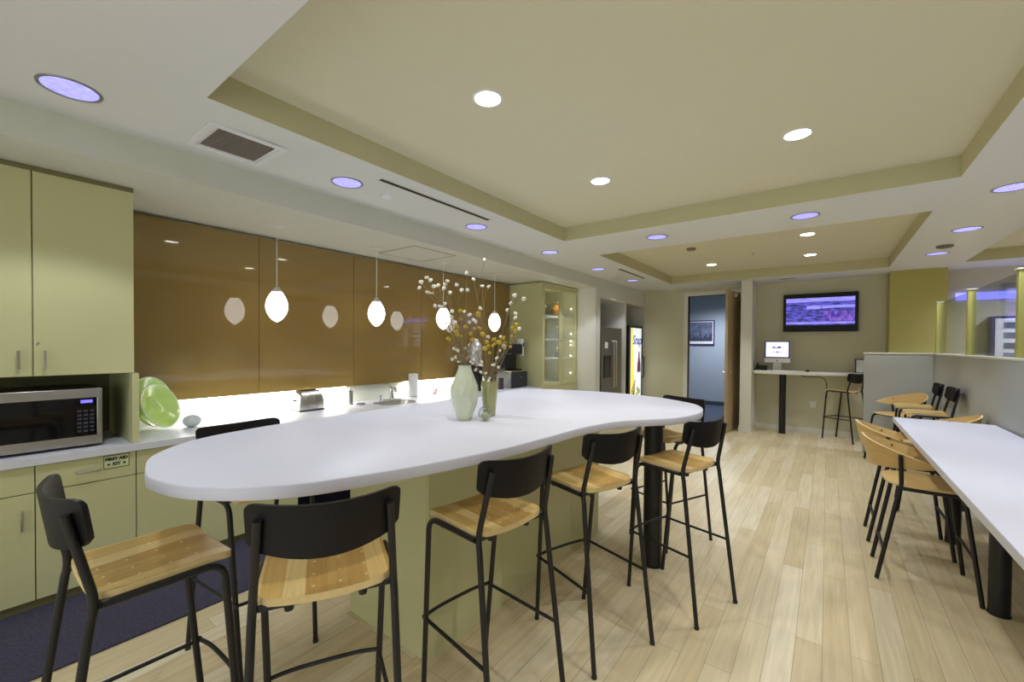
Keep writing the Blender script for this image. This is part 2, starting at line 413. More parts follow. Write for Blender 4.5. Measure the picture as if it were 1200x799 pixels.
# door: frame (structure) with an open leaf
d = MB(); d.box(-2.41, -2.33, YB - .02, YB + .15, 0, 2.66); d.box(-1.34, -1.275, YB - .02, YB + .15, 0, 2.66); d.box(-2.33, -1.34, YB - .02, YB + .15, 2.58, 2.66)
door = struct(d, 'door_1', M['trim'], .003)
ang = math.atan2(-.92, -.07)
leaf = MB(); leaf.box(0, .90, -.045, 0, .012, 2.565)
lf = leaf.build('door_leaf', M['door'], door, bevel=.003); lf.location = (-1.345, YB - .02, 0); lf.rotation_euler = (0, 0, math.atan2(-.86, -.075))
h = MB(); h.lathe([(.026, 0), (.026, .012)], 16, (.83, .0, 1.08), axis='y'); h.tube([(.83, .012, 1.08), (.83, .05, 1.08), (.72, .055, 1.08)], .009)
h.lathe([(.026, 0), (.026, -.012)], 16, (.83, -.045, 1.08), axis='y'); h.tube([(.83, -.057, 1.08), (.83, -.095, 1.08), (.72, -.10, 1.08)], .009)
hb = h.build('door_handle', M['chrome'], lf)
h = MB(); h.box(.25, .50, 0, .05, 2.46, 2.53); h.tube([(.40, .03, 2.545), (.30, .22, 2.57), (.10, .16, 2.575)], .010)
h.build('door_closer', M['steel'], lf)
for z in (.30, 1.2, 2.2):
    MB().tube([(0, .005, z - .05), (0, .005, z + .05)], .009).build('hinge', M['steel'], lf)

# glazed partition posts and panes over the half wall
for i, y in enumerate((8.03, 6.45, 4.98)):
    p = MB().box(1.175, 1.235, y - .03, y + .03, 1.475, 2.16); p.box(1.165, 1.245, y - .04, y + .04, 2.16, 2.172, 1)
    tag(p.build('partition_post', [M['post'], M['trim']], bevel=.003),
        ['yellow-green post at the far end of the half wall, beside the olive pillar', 'yellow-green post standing mid-way along the half wall between two glass panes',
         'yellow-green post on the half wall at the frame edge, right of the board'][i], 'post', 'posts on the half wall')
for i, (a, b_) in enumerate(((6.505, 7.975), (5.035, 6.395), (3.4, 4.925))):
    struct(MB().box(1.20, 1.21, a, b_, 1.476, 2.15), 'window_%d' % (i + 1), M['partition_glass'])
# glowing blue cove on the far wall beyond the glass
tag(MB().box(1.55, 3.6, YB - .05, YB, 2.27, 2.38).build('cove_light', M['cove_blue'], bevel=.004), 'long glowing blue light strip high on the wall beyond the glass', 'light')
bd = thing('notice_board', (2.2, 9.0, 1.0), 'framed white notice board with blue edge seen through the partition glass', 'board')
MB().box(-.32, .45, 0, .199, .3, 1.01).build('case', M['monitor_frame'], bd, bevel=.006)
MB().box(-.28, .45, -.012, -.001, .32, .975).build('sheet', M['paper'], bd, bevel=.002)
g = MB()
for k in range(4): g.box(-.2, .4, -.016, -.013, .40 + k * .145, .40 + k * .145 + .085)
g.build('print', M['photo'], bd)

# ------------------------------------------------------------------ lighting fixtures
def spot(loc, energy, col, size=150, blend=.75, r=.06, parent=None):
    l = bpy.data.lights.new('lamp', 'SPOT'); l.energy = energy; l.color = col; l.spot_size = math.radians(size); l.spot_blend = blend; l.shadow_soft_size = r
    o = bpy.data.objects.new('lamp', l); COL.objects.link(o); o.location = loc
    return o

def downlight(kind):
    r = .098 if kind == 'blue' else .069
    t = thing('downlight', (0, 0, 0), 'x', 'downlight')
    p = MB(); n = 40
    vs = []
    for rr, z in ((r, .004), (r + .002, -.004), (r + .014, -.004), (r + .016, .001)):
        vs += [(rr * math.cos(2 * PI * k / n), rr * math.sin(2 * PI * k / n), z) for k in range(n)]
    fs = [(i * n + k, i * n + (k + 1) % n, (i + 1) * n + (k + 1) % n, (i + 1) * n + k) for i in range(3) for k in range(n)]
    p.add(vs, fs, 0, True); p.build('trim_ring', M['can'] if kind == 'blue' else M['white'], t)
    q = MB().lathe([(r * .55, -.0012), (r, -.0022), (r, .001)], 40); q.build('lens', M['lens_blue'] if kind == 'blue' else M['lens_white'], t)
    return t

BL = [(-2.87, .34, 'large blue-tinted recessed downlight nearest the camera, above the wall cabinet'),
      (-2.86, 1.76, 'blue-tinted recessed downlight between the square vent and the long slot vent'),
      (-2.86, 3.19, 'blue-tinted recessed downlight at the far end of the long slot vent'),
      (-2.87, 4.61, 'blue-tinted recessed downlight at the corner between the two ceiling recesses'),
      (-2.88, 6.06, 'blue-tinted recessed downlight at the near end of the short slot vent'),
      (-2.87, 7.47, 'blue-tinted recessed downlight in front of the fridge alcove, beyond the short slot vent'),
      (-1.51, 4.64, 'blue-tinted recessed downlight on the ceiling band between recesses, left of two'),
      (-.18, 4.66, 'blue-tinted recessed downlight on the ceiling band between recesses, right of two'),
      (1.08, 4.71, 'blue-tinted recessed downlight cut by the right edge of the picture'),
      (1.10, 6.11, 'blue-tinted recessed downlight right of the far ceiling recess, nearer of two'),
      (1.09, 7.47, 'blue-tinted recessed downlight by the olive pillar, next to a round detector')]
WL = [(-1.50, 1.76, 'round white downlight in the near ceiling recess, largest and nearest'),
      (-1.50, 3.18, 'round white downlight in the near ceiling recess, above the flower vases'),
      (-.17, 3.21, 'oval-looking white downlight at the right of the near ceiling recess'),
      (-.21, 6.12, 'white downlight in the far ceiling recess, nearer of the pair on the right'),
      (-.22, 7.50, 'white downlight in the far ceiling recess nearest the wall screen'),
      (-1.545, 7.50, 'white downlight in the far ceiling recess nearest the doorway')]
pb = pw = None
for x, y, lab in BL:
    if pb is None: pb = downlight('blue'); pb.location = (x, y, ZC); pb['label'] = lab; pb['group'] = 'blue recessed downlights'
    else: dup(pb, (x, y, ZC), 0, lab)
    spot((x, y, ZC - .03), 41, (.84, .90, 1.0), 106, .22, .10)
for x, y, lab in WL:
    if pw is None: pw = downlight('white'); pw.location = (x, y, ZT); pw['label'] = lab; pw['group'] = 'white recessed downlights'
    else: dup(pw, (x, y, ZT), 0, lab)
    spot((x, y, ZT - .03), 41, (.97, .98, .96), 92, .3, .06)
# spots added out of sight as fill, some continuing the downlight rows
for x, y in ((1.09, 3.3), (1.09, 1.85), (1.09, .4), (-1.5, -1.1), (-.2, -1.1), (1.09, -1.1), (2.6, 3.0), (2.6, 6.0), (2.6, 8.0)):
    spot((x, y, ZC - .03), 42, (.88, .90, 1.0), 108, .3, .10)
spot((-.17, 1.76, ZT - .03), 41, (.97, .98, .96), 92, .3, .06)
spot((-2.1, 10.8, 2.8), 220, (.86, .92, 1.0), 160, .9, .10)
spot((2.4, 8.3, 2.6), 130, (.80, .82, 1.0), 165, .9, .08)

def pendant(x, y, lab):
    t = thing('pendant_lamp', (x, y, ZS), lab, 'pendant lamp', 'egg pendant lamps over the kitchen counter')
    MB().lathe([(.062, 0), (.062, -.010), (.035, -.022), (.012, -.03)], 28).build('canopy', M['offwhite'], t)
    MB().tube([(0, 0, -.02), (0, 0, -.555)], .0045, 8).build('rod', M['offwhite'], t)
    MB().lathe([(.010, -.525), (.016, -.530), (.028, -.545), (.040, -.562), (.045, -.572)], 28).build('cap', M['offwhite'], t)
    prof = []
    for k in range(21):
        a = k / 20
        zz = -.566 - a * .264
        rr = .086 * math.sin(PI * (.10 + .90 * a) ** 1.12) ** .62 if a < 1 else .003
        prof.append((max(rr, .003), zz))
    MB().lathe(prof, 32).build('lamp_shade', M['pendant'], t)
    return t
for y, lab in ((1.68, 'white egg-shaped pendant lamp nearest the wall cabinet, over the counter'),
               (2.68, 'white egg-shaped pendant lamp above the sink, second from the wall cabinet'),
               (3.64, 'white egg-shaped pendant lamp behind the tall branches, third along the counter'),
               (4.64, 'white egg-shaped pendant lamp nearest the glass cabinet, last of the row')):
    pendant(-3.8, y, lab)

# ceiling fittings
v = thing('ceiling_vent', (-2.86, 1.04, ZC), 'square grey return-air vent with white frame in the ceiling above the island end', 'vent')
fr = MB()
for a in ((-.20, .20, -.20, -.165), (-.20, .20, .165, .20), (-.20, -.165, -.165, .165), (.165, .20, -.165, .165)): fr.box(*a, -.012, 0)
for a in ((-.165, .165, -.165, -.15), (-.165, .165, .15, .165), (-.165, -.15, -.15, .15), (.15, .165, -.15, .15)): fr.box(*a, -.007, 0)
fr.build('frame', M['white'], v, bevel=.002)
gr = MB().box(-.152, .152, -.152, .152, -.004, 0)
for k in range(24): gr.box(-.152, .152, -.15 + k * .0127, -.146 + k * .0127, -.007, -.004)
gr.build('grille', M['grille'], v)
for x, y0, y1, lab in ((-2.60, 1.87, 3.08, 'long black slot vent along the near ceiling recess'), (-2.60, 6.22, 7.34, 'short black slot vent beside the far ceiling recess')):
    t = thing('slot_vent', (x, y0, ZC), lab, 'vent', 'black slot vents')
    MB().box(-.022, .022, 0, y1 - y0, -.003, 0).build('slot', M['gap'], t)
    e = MB(); e.box(-.034, -.022, -.01, y1 - y0 + .01, -.006, 0); e.box(.022, .034, -.01, y1 - y0 + .01, -.006, 0); e.build('frame', M['offwhite'], t)
t = thing('slot_vent', (-.70, 8.74, ZC), 'small dark slot vent in the ceiling in front of the wall screen', 'vent', 'black slot vents')
MB().box(0, .24, -.05, .05, -.004, 0).build('slot', M['gap'], t)
e = MB(); e.box(-.012, .252, -.064, -.05, -.007, 0); e.box(-.012, .252, .05, .064, -.007, 0); e.build('frame', M['offwhite'], t)
def disc(name, x, y, z, r, h, lab, cat, m):
    t = MB().lathe([(r, 0), (r, -h * .6), (r * .8, -h), (.004, -h)], 24); o = t.build(name, m); o.location = (x, y, z); return tag(o, lab, cat)
disc('smoke_detector', -2.85, 2.10, ZC, .045, .02, 'small white detector beside the long slot vent', 'smoke detector', M['white'])
disc('smoke_detector', -1.517, 6.10, ZT, .06, .03, 'grey round detector inside the far ceiling recess', 'smoke detector', mat('detector_grey', srgb(132, 124, 92), .6))
disc('smoke_detector', 1.075, 6.95, ZC, .075, .025, 'dark round detector between the downlights right of the far recess', 'smoke detector', mat('detector_dark', srgb(110, 106, 92), .6))
disc('smoke_detector', -2.96, 6.85, ZC, .05, .02, 'small pale detector near the short slot vent', 'smoke detector', M['offwhite'])
sp = thing('ceiling_sprinkler', (-.858, 6.82, ZT), 'small sprinkler head hanging in the far ceiling recess', 'sprinkler')
MB().lathe([(.035, 0), (.03, -.01), (.01, -.015)], 20).build('plate', M['white'], sp)
MB().lathe([(.008, -.015), (.008, -.04), (.018, -.042), (.018, -.046)], 14).build('head', M['chrome'], sp)
t = thing('ceiling_hatch', (-3.7, 3.15, ZS), 'square access hatch outline in the soffit near the third pendant', 'access panel')
e = MB()
for a in ((-.30, .30, -.30, -.288), (-.30, .30, .288, .30), (-.30, -.288, -.288, .288), (.288, .30, -.288, .288)): e.box(*a, -.004, 0)
e.build('frame', mat('hatch_grey', srgb(150, 142, 126), .7), t); MB().box(-.285, .285, -.285, .285, -.003, 0).build('panel', M['soffit'], t)

# ------------------------------------------------------------------ kitchen run
XF = -3.62      # cabinet door faces
ZK = .883       # worktop height
t = MB(); t.box(-3.70, -3.655, -1.0, 5.58, 0, .07)
tag(t.build('toe_kick', M['cab_dark']), 'dark recessed toe kick strip under the pistachio base cabinets', 'toe kick')
w = MB(); w.box(-4.318, -3.6, -1.0, 2.77, ZK - .042, ZK); w.box(-4.318, -3.6, 3.27, 5.58, ZK - .042, ZK)
# ring around the sink cut-out
sx, sy, ax, ay = -3.93, 3.02, .17, .235
ring = [(sx + ax * math.copysign(abs(math.cos(a)) ** .6, math.cos(a)), sy + ay * math.copysign(abs(math.sin(a)) ** .6, math.sin(a))) for a in [2 * PI * k / 48 for k in range(48)]]
rect = []
for (x, y) in ring:
    dx, dy = x - sx, y - sy; k = min(((-3.6 - sx) if dx > 0 else (-4.318 - sx)) / dx if abs(dx) > 1e-6 else 1e9, (.25 if dy > 0 else -.25) / dy if abs(dy) > 1e-6 else 1e9)
    rect.append((sx + dx * k, sy + dy * k))
n = 48
vs = [(x, y, ZK) for x, y in ring] + [(x, y, ZK) for x, y in rect] + [(x, y, ZK - .042) for x, y in ring] + [(x, y, ZK - .042) for x, y in rect]
fs = [(k, (k + 1) % n, n + (k + 1) % n, n + k) for k in range(n)] + [(2 * n + k, 2 * n + (k + 1) % n, (k + 1) % n, k) for k in range(n)] + [(n + k, n + (k + 1) % n, 3 * n + (k + 1) % n, 3 * n + k) for k in range(n)]
# exact rectangle corners
w.add(vs, fs)
for cxx, cyy in ((-3.6, 3.27), (-3.6, 2.77), (-4.318, 3.27), (-4.318, 2.77)):
    best = sorted(range(n), key=lambda k: (rect[k][0] - cxx) ** 2 + (rect[k][1] - cyy) ** 2)[:2]
    w.add([(cxx, cyy, ZK), (*rect[best[0]], ZK), (*rect[best[1]], ZK)], [(0, 1, 2)])
w.box(-3.6 - .012, -3.6, 2.77, 3.27, ZK - .042, ZK - .0005)
tag(w.build('worktop', M['counter'], angle=30), 'white kitchen worktop running along the wall under the bronze panel', 'worktop')
snk = MB()
vs = []
for sc_, z in ((1.0, ZK - .004), (.97, ZK - .06), (.9, ZK - .14), (.75, ZK - .165), (.1, ZK - .17)):
    vs += [(sx + (x - sx) * sc_, sy + (y - sy) * sc_, z) for x, y in ring]
fs = [(i * n + k, i * n + (k + 1) % n, (i + 1) * n + (k + 1) % n, (i + 1) * n + k) for i in range(4) for k in range(n)]
snk.add(vs, fs, 0, True)
sk = thing('sink', (0, 0, 0), 'oval stainless steel sink sunk into the white kitchen worktop', 'sink')
snk.build('basin', M['steel'], sk)
MB().lathe([(.03, ZK - .172), (.03, ZK - .168), (.02, ZK - .166)], 20, (sx, sy, 0)).build('drain', M['chrome'], sk)
MB().tube([(x * 1.0, y, ZK - .001) for x, y in ring], .003, 6, closed=True).build('rim', M['chrome'], sk)

units = [(-.62, -.16, 'x'), (-.16, .278, 'pistachio base cabinet at the left picture edge with a vertical door pull'),
         (.278, .719, 'pistachio base cabinet whose drawer carries the first aid sign'),
         (.719, 1.248, 'pistachio base cabinet just left of the round island end'),
         (1.248, 1.776, 'pistachio base cabinet seen under the island edge, left of the dishwasher')]
def base_unit(y0, y1, lab, handle, top=ZK - .043):
    t = thing('base_cabinet', (XF, y0, 0), lab, 'cabinet', 'base cabinets of the kitchen run'); W = y1 - y0; g = .0025
    MB().box(-.66, -.022, .0, W, .07, top).build('body', M['cab_dark'], t)
    dr = MB().box(-.02, 0, g, W - g, .684, ZK - .047).build('drawer', M['cab'], t, bevel=.0015)
    do = MB().box(-.02, 0, g, W - g, .062, .679).build('door', M['cab'], t, bevel=.0015)
    if handle == 'door':
        h = MB().tube([(0, W - .05, .59), (.03, W - .05, .588), (.03, W - .05, .482), (0, W - .05, .48)], .0066, 8); h.build('handle', M['chrome'], do)
    if handle == 'drawer':
        h = MB().tube([(0, .165, .757), (.03, .167, .757), (.03, .268, .757), (0, .27, .757)], .0066, 8); h.build('handle', M['chrome'], dr)
    return t
base_unit(-.62, -.16, 'pistachio base cabinet just outside the left picture edge', None)
base_unit(*units[1], 'door'); base_unit(*units[2], 'drawer'); base_unit(*units[3], None); base_unit(*units[4], None)
base_unit(2.385, 3.0, 'pistachio base cabinet right of the black dishwasher', None, .70)
for a, b_, lab in ((3.0, 3.6, 'pistachio base cabinet under the sink, hidden behind the island'), (3.6, 4.3, 'pistachio base cabinet behind the flower vases'), (4.3, 5.0, 'pistachio base cabinet under the coffee urn'), (5.0, 5.58, 'pistachio base cabinet under the coffee brewer')):
    base_unit(a, b_, lab, None, .70 if a == 3.0 else ZK - .043)
dw = thing('dishwasher', (XF, 1.779, 0), 'black dishwasher in the base cabinets, glimpsed under the island top', 'dishwasher')
MB().box(-.6, -.004, .002, .6, .07, ZK - .046).build('body', M['black_plastic'], dw)
MB().box(-.003, .012, .004, .598, .08, .72).build('door', M['black_gloss'], dw, bevel=.003)
MB().box(-.003, .012, .004, .598, .724, ZK - .05).build('control_panel', M['black_plastic'], dw, bevel=.003)
sg = thing('first_aid_sign', (XF + .001, .623, .79), 'small FIRST AID KIT sign on the drawer front', 'sign')
MB().box(0, .003, -.06, .06, -.04, .04).build('plate', M['sign_ink'], sg)
MB().box(.0025, .0038, -.0572, .0572, -.0372, .0372).build('face', M['sign_green'], sg)
text_part('lettering', 'FIRST AID', .0245, M['sign_ink'], sg, (.004, 0, .016), bold=.0017)
text_part('lettering', 'KIT', .0245, M['sign_ink'], sg, (.004, 0, -.016), bold=.0017)
for s_ in (-1, 1):
    a = MB(); v_ = [(.0039, s_ * .046, -.016), (.0039, s_ * .035, -.006), (.0039, s_ * .035, -.026)]
    v2 = [(.0045, p[1], p[2]) for p in v_]
    a.add(v_ + v2, [(0, 1, 2), (3, 4, 5), (0, 1, 4, 3), (1, 2, 5, 4), (2, 0, 3, 5)]); a.box(.0039, .0045, s_ * .028, s_ * .036, -.019, -.013)
    a.build('arrow', M['sign_ink'], sg)

# wall cabinet with the microwave niche
wc = thing('overhead_cabinet', (-3.67, .705, 1.345), 'tall pistachio wall cabinet with two doors over the microwave niche', 'cabinet')
MB().box(-.645, -.022, -1.3, .017, 0, 1.21).build('body', M['cab'], wc)
e = MB().box(-.645, .03, .0, .035, ZK - 1.344, -.001); e.build('side_panel', M['cab'], wc, bevel=.0015)
MB().box(-.645, 0, -1.3, .017, 1.183, 1.213).build('top_shadow_strip', M['cab_dark'], wc)  # dark strip stands for the shadow line below the soffit
for a, b_, hy in ((-.86, -.429, -.483), (-.426, .017, -.383)):
    dd = MB().box(-.02, 0, a + .0015, b_ - .0015, .002, 1.185).build('door', M['cab'], wc, bevel=.0015)
    MB().tube([(0, hy, .147), (.028, hy, .146), (.028, hy, .049), (0, hy, .048)], .0066, 8).build('handle', M['chrome'], dd)
    if b_ > 0: MB().lathe([(.009, 0), (.009, .004), (.006, .006)], 14, (0, -.41, .195), axis='x').build('lock', M['steel'], dd)
MB().box(-.645, -.64, -1.3, -.001, ZK - 1.344, -.001).build('back_panel', M['cab_dark'], wc)

mwv = thing('microwave', (-3.72, .575, ZK), 'stainless steel microwave oven with black glass door in the cabinet niche', 'microwave')
MB().box(-.42, -.02, -.72, 0, .018, .372).build('body', M['black_plastic'], mwv, bevel=.004)
fm = MB(); fm.box(-.02, 0, -.72, 0, .018, .075); fm.box(-.02, 0, -.72, 0, .315, .372); fm.box(-.02, 0, -.025, 0, .075, .315); fm.box(-.02, 0, -.72, -.69, .075, .315)
fm.build('front_frame', M['steel'], mwv, bevel=.003)
MB().box(-.02, -.003, -.69, -.125, .075, .315).build('door', M['black_gloss'], mwv)
cp = MB().box(-.02, -.0035, -.124, -.025, .075, .315).build('control_panel', M['black_gloss'], mwv)
for i in range(6):
    for j in range(3):
        MB().box(-.0033, -.002, -.113 + j * .028, -.094 + j * .028, .10 + i * .025, .113 + i * .025).build('button', mat('button_grey', srgb(58, 58, 74), .5) if (i, j) == (0, 0) else bpy.data.materials['button_grey'], cp)
MB().box(-.0033, -.002, -.098, -.045, .282, .300).build('display', M['display'], cp)
for y in (-.66, -.06):
    for x in (-.38, -.06): MB().lathe([(.015, 0), (.012, .019)], 12, (x, y, 0)).build('foot', M['black_plastic'], mwv)

# bronze back-painted glass panels
for i, (a, b_) in enumerate(((.745, 1.718), (1.722, 2.698), (2.702, 3.678), (3.682, 4.658), (4.662, 5.575))):
    tag(MB().box(-4.27, -4.25, a, b_, 1.073, 2.532).build('bronze_splashback', M['panel'], bevel=.0012),
        ['glossy bronze glass wall panel next to the wall cabinet', 'glossy bronze glass wall panel behind the toaster', 'glossy bronze glass wall panel behind the sink',
         'glossy bronze glass wall panel behind the vases', 'glossy bronze glass wall panel next to the tall glass cabinet'][i], 'wall panel', 'bronze wall panels')
MB_ = MB().box(-4.318, -4.27, .745, 5.575, 2.50, 2.525); struct(MB_, 'trim_1', M['trim'])
struct(MB().box(-4.319, -4.305, .745, 5.575, ZK + .001, 1.2), 'trim_backsplash', M['splash'])
for i, (a, b_) in enumerate(((1.12, 2.62), (3.42, 4.9))):
    t = thing('strip_light', (-4.285, a, 1.06), ['bright light strip under the bronze panels left of the sink', 'bright light strip under the bronze panels right of the sink'][i], 'light', 'under-panel light strips')
    MB().box(-.012, .012, 0, b_ - a, 0, .012).build('tube_lamp', M['strip'], t)
    MB().box(-.015, .015, 0, b_ - a, .013, .03).build('housing', M['white'], t)
    l = bpy.data.lights.new('lamp', 'AREA'); l.shape = 'RECTANGLE'; l.size = .03; l.size_y = b_ - a; l.energy = 10 * (b_ - a); l.color = (1, .98, .9)
    o = bpy.data.objects.new('lamp', l); COL.objects.link(o); o.location = (-4.27, (a + b_) / 2, 1.055); o.rotation_euler = (0, 0, 0)

# tall glass-fronted cabinet at the end of the run
gc = thing('display_cabinet', (-3.6, 5.6, 0), 'tall pistachio cabinet with two glazed doors beside the fridge alcove', 'cabinet')
e = MB(); e.box(-.71, -.02, 0, .02, 0, 2.545); e.box(-.71, -.02, 1.118, 1.138, 0, 2.545); e.box(-.71, -.69, .02, 1.118, 0, 2.545); e.box(-.69, -.02, .02, 1.118, 2.50, 2.545); e.box(-.69, -.02, .02, 1.118, 0, .90)
e.build('body', M['cab'], gc, bevel=.0015)
MB().box(-.02, 0, .0, 1.138, .07, .868).build('drawer', M['cab'], gc, bevel=.0015)
MB().box(-.02, .002, .0, 1.138, 2.505, 2.548).build('cornice', M['cab'], gc, bevel=.0015)
for k, (a, b_) in enumerate(((.004, .567), (.571, 1.134))):
    fr = MB(); fr.box(-.02, 0, a, a + .055, .875, 2.50); fr.box(-.02, 0, b_ - .055, b_, .875, 2.50); fr.box(-.02, 0, a + .055, b_ - .055, .875, .935); fr.box(-.02, 0, a + .055, b_ - .055, 2.445, 2.50)
    dd = fr.build('door', M['cab'], gc, bevel=.002)
    MB().box(-.013, -.008, a + .055, b_ - .055, .935, 2.445).build('pane', M['pane'], dd)
    hy = .54 if k == 0 else .598
    MB().lathe([(.006, 0), (.006, .012), (.012, .02), (.004, .026)], 14, (0, hy, 1.62), axis='x').build('knob', M['chrome'], dd)
for z in (1.33, 1.66, 2.05):
    MB().box(-.69, -.05, .021, 1.117, z - .018, z).build('shelf', M['offwhite'], gc)
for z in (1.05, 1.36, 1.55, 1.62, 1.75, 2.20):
    MB().ball((-.10, 1.085, z), .014, n=8, m=6).build('glint_bead', M['pane_glint'], gc)  # glowing beads stand in for lights reflected in the glass door
for z in (1.13, 1.50, 1.86, 2.27):  # lamps added behind the door stile to brighten the cabinet inside
    l = bpy.data.lights.new('lamp', 'POINT'); l.energy = 2.6; l.color = (1, .98, .93); l.shadow_soft_size = .012
    o = bpy.data.objects.new('lamp', l); COL.objects.link(o); o.location = (-3.66, 6.17, z)
tag(MB().lathe([(.05, 0), (.09, .05), (.10, .13), (.07, .19), (.05, .22), (.06, .24)], 24).build('pot', M['purple'], loc=(-3.8, 5.83, 2.051)), 'dark round pot on the upper left shelf of the glazed cabinet', 'pot')
tag(MB().lathe([(.05, 0), (.10, .06), (.11, .12), (.06, .18), (.055, .2)], 24).build('pot', M['amber'], loc=(-3.8, 6.36, 2.051)), 'amber pot on the upper right shelf of the glazed cabinet', 'pot')
def tumbler(x, y, z, lab, r=.035, h=.1):
    o = MB().lathe([(r * .8, 0), (r, h), (r * .93, h), (r * .74, .006)], 20).build('drinking_glass', M['clear'], loc=(x, y, z)); return tag(o, lab, 'glass', 'glasses in the glazed cabinet')
for k, (y, z) in enumerate(((6.35, 1.66), (6.48, 1.66), (6.35, 1.33), (6.48, 1.33))):
    tumbler(-3.78, y, z, ['clear tumbler on the middle right shelf, nearer the knob', 'clear tumbler on the middle right shelf, nearer the glowing glints', 'clear tumbler on the lower right shelf, nearer the knob', 'clear tumbler on the lower right shelf, nearer the glowing glints'][k])

# things on the worktop
def plate(name, c, R_, tilt, yaw_, lab):
    t = thing(name, c, lab, 'plate', 'lime green plates leaning on the cabinet side')
    prof = [(.02, .012), (R_ * .45, .012), (R_ * .62, .024), (R_ * .9, .045), (R_, .058), (R_ * 1.0, .052), (R_ * .9, .036), (R_ * .62, .014), (R_ * .45, .0), (.02, 0)]
    MB().lathe(prof, 48).build('dish', M['green_glaze'], t)
    MB().tube([(R_ * math.cos(a), R_ * math.sin(a), .056) for a in [2 * PI * k / 48 for k in range(48)]], .006, 8, closed=True).build('rim', M['green_pale'], t)
    t.rotation_euler = (0, tilt, yaw_)
    return t
plate('green_plate', (-4.085, .915, 1.048), .170, math.radians(70), math.radians(40), 'lime green plate in front, overlapping a second green plate')
plate('green_plate', (-4.160, .885, 1.082), .190, math.radians(76), math.radians(40), 'lime green plate behind, tucked between another plate and the bronze panel')
t = MB().ball((0, 0, .048), .062, 1.0, 1.0, .78, 28, 18); tag(t.build('textured_ball', M['stone'], loc=(-4.0, 1.13, ZK)), 'squat whitish textured ball on the worktop by the green plates', 'ornament')
po = thing('power_outlet', (-4.304, 1.15, 1.0), 'white power outlet on the bright backsplash behind the green plates', 'outlet')
MB().box(0, .006, -.04, .04, -.05, .05).build('plate', M['white'], po, bevel=.002)
for z in (-.02, .02): MB().box(.006, .009, -.016, .016, z - .012, z + .012).build('socket', M['offwhite'], po)

to = thing('toaster', (-4.15, 2.13, ZK), 'rounded stainless steel toaster on the worktop below the bronze panel', 'toaster')
prof = [(-.088, .012), (-.092, .05), (-.09, .12), (-.078, .17), (-.05, .195), (.05, .195), (.078, .17), (.09, .12), (.092, .05), (.088, .012)]
b = MB(); L_ = .125
vs = []
for yy, sc_ in ((-L_, .9), (-L_ + .012, 1), (L_ - .012, 1), (L_, .9)): vs += [(x * sc_, yy * (1 - .17 * ((z - .012) / .183) ** 2.2), .012 + (z - .012) * (sc_ * .5 + .5)) for x, z in prof]
m_ = len(prof)
fs = [(i * m_ + k, i * m_ + (k + 1) % m_, (i + 1) * m_ + (k + 1) % m_, (i + 1) * m_ + k) for i in range(3) for k in range(m_)] + [tuple(range(m_)), tuple(3 * m_ + k for k in range(m_))]
b.add(vs, fs, 0, True); b.build('body', M['steel'], to)
MB().box(-.095, .095, -.128, .128, 0, .014).build('base', M['black_plastic'], to, bevel=.004)
MB().box(-.045, .045, -.092, .092, .194, .1975).build('top_plate', M['black_plastic'], to)
for x in (-.022, .022): MB().box(x - .012, x + .012, -.085, .085, .1965, .1995).build('slot', M['gap'], to)
MB().box(-.02, .02, -.145, -.125, .10, .115).build('lever', M['black_plastic'], to, bevel=.003)
for k in (-.04, .04): MB().box(.0905, .0935, k - .004, k + .004, .03, .15).build('rib', M['chrome'], to)

sd = thing('soap_dispenser', (-4.16, 2.60, ZK), 'stainless steel pump soap dispenser left of the sink', 'soap dispenser')
MB().lathe([(.034, 0), (.034, .135), (.028, .148), (.012, .152), (.012, .175)], 24).build('bottle', M['steel'], sd)
MB().tube([(0, 0, .17), (0, 0, .192), (.03, .035, .192), (.04, .045, .182)], .006, 8).build('pump', M['chrome'], sd)
di = MB().lathe([(.03, 0), (.045, .006), (.05, .016), (.044, .014), (.028, .008)], 24); tag(di.build('soap_dish', M['steel'], loc=(-4.08, 2.68, ZK)), 'small round steel dish beside the soap dispenser', 'dish')
fa = thing('faucet', (-4.15, 3.14, ZK), 'chrome kitchen faucet with lever handle behind the oval sink', 'faucet')
MB().box(-.028, .028, -.12, .12, 0, .012).build('deck_plate', M['chrome'], fa, bevel=.005)
MB().lathe([(.028, .01), (.024, .03), (.022, .10), (.026, .12), (.022, .14), (.01, .148)], 20).build('body', M['chrome'], fa)
MB().tube(spline([(0, 0, .07), (.06, -.03, .13), (.13, -.06, .155), (.185, -.085, .14), (.19, -.088, .115)], 5, False), .0115, 10).build('spout', M['chrome'], fa)
MB().tube([(0, 0, .145), (-.01, -.02, .17), (.02, -.09, .20)], [.009, .008, .006], 8).build('lever', M['chrome'], fa)
MB().lathe([(.013, 0), (.012, .045), (.016, .05), (.012, .065)], 14).build('x', M['chrome'], None)
o = bpy.data.objects['x']; o.name = 'sink_air_cap'; o.data.name = 'sink_air_cap'; o.location = (-4.16, 2.99, ZK); tag(o, 'tiny chrome cap on the worktop left of the faucet', 'cap')
pt = thing('paper_towel_holder', (-4.19, 3.5, ZK), 'upright white paper towel roll standing right of the faucet', 'paper towel')
MB().lathe([(.065, 0), (.065, .008), (.01, .012)], 28).build('base', M['chrome'], pt)
MB().lathe([(.02, .013), (.058, .013), (.06, .02), (.06, .285), (.058, .29), (.02, .29)], 32).build('roll', M['paper'], pt)
MB().tube([(0, 0, .29), (0, 0, .315)], .008, 8).build('pole', M['chrome'], pt)
bo = thing('packet_bowl', (-4.18, 3.85, ZK), 'small steel bowl holding pink packets on the worktop', 'bowl')
MB().lathe([(.02, 0), (.045, .02), (.06, .045), (.055, .045), (.03, .014), (.01, .01)], 24).build('bowl', M['steel'], bo)
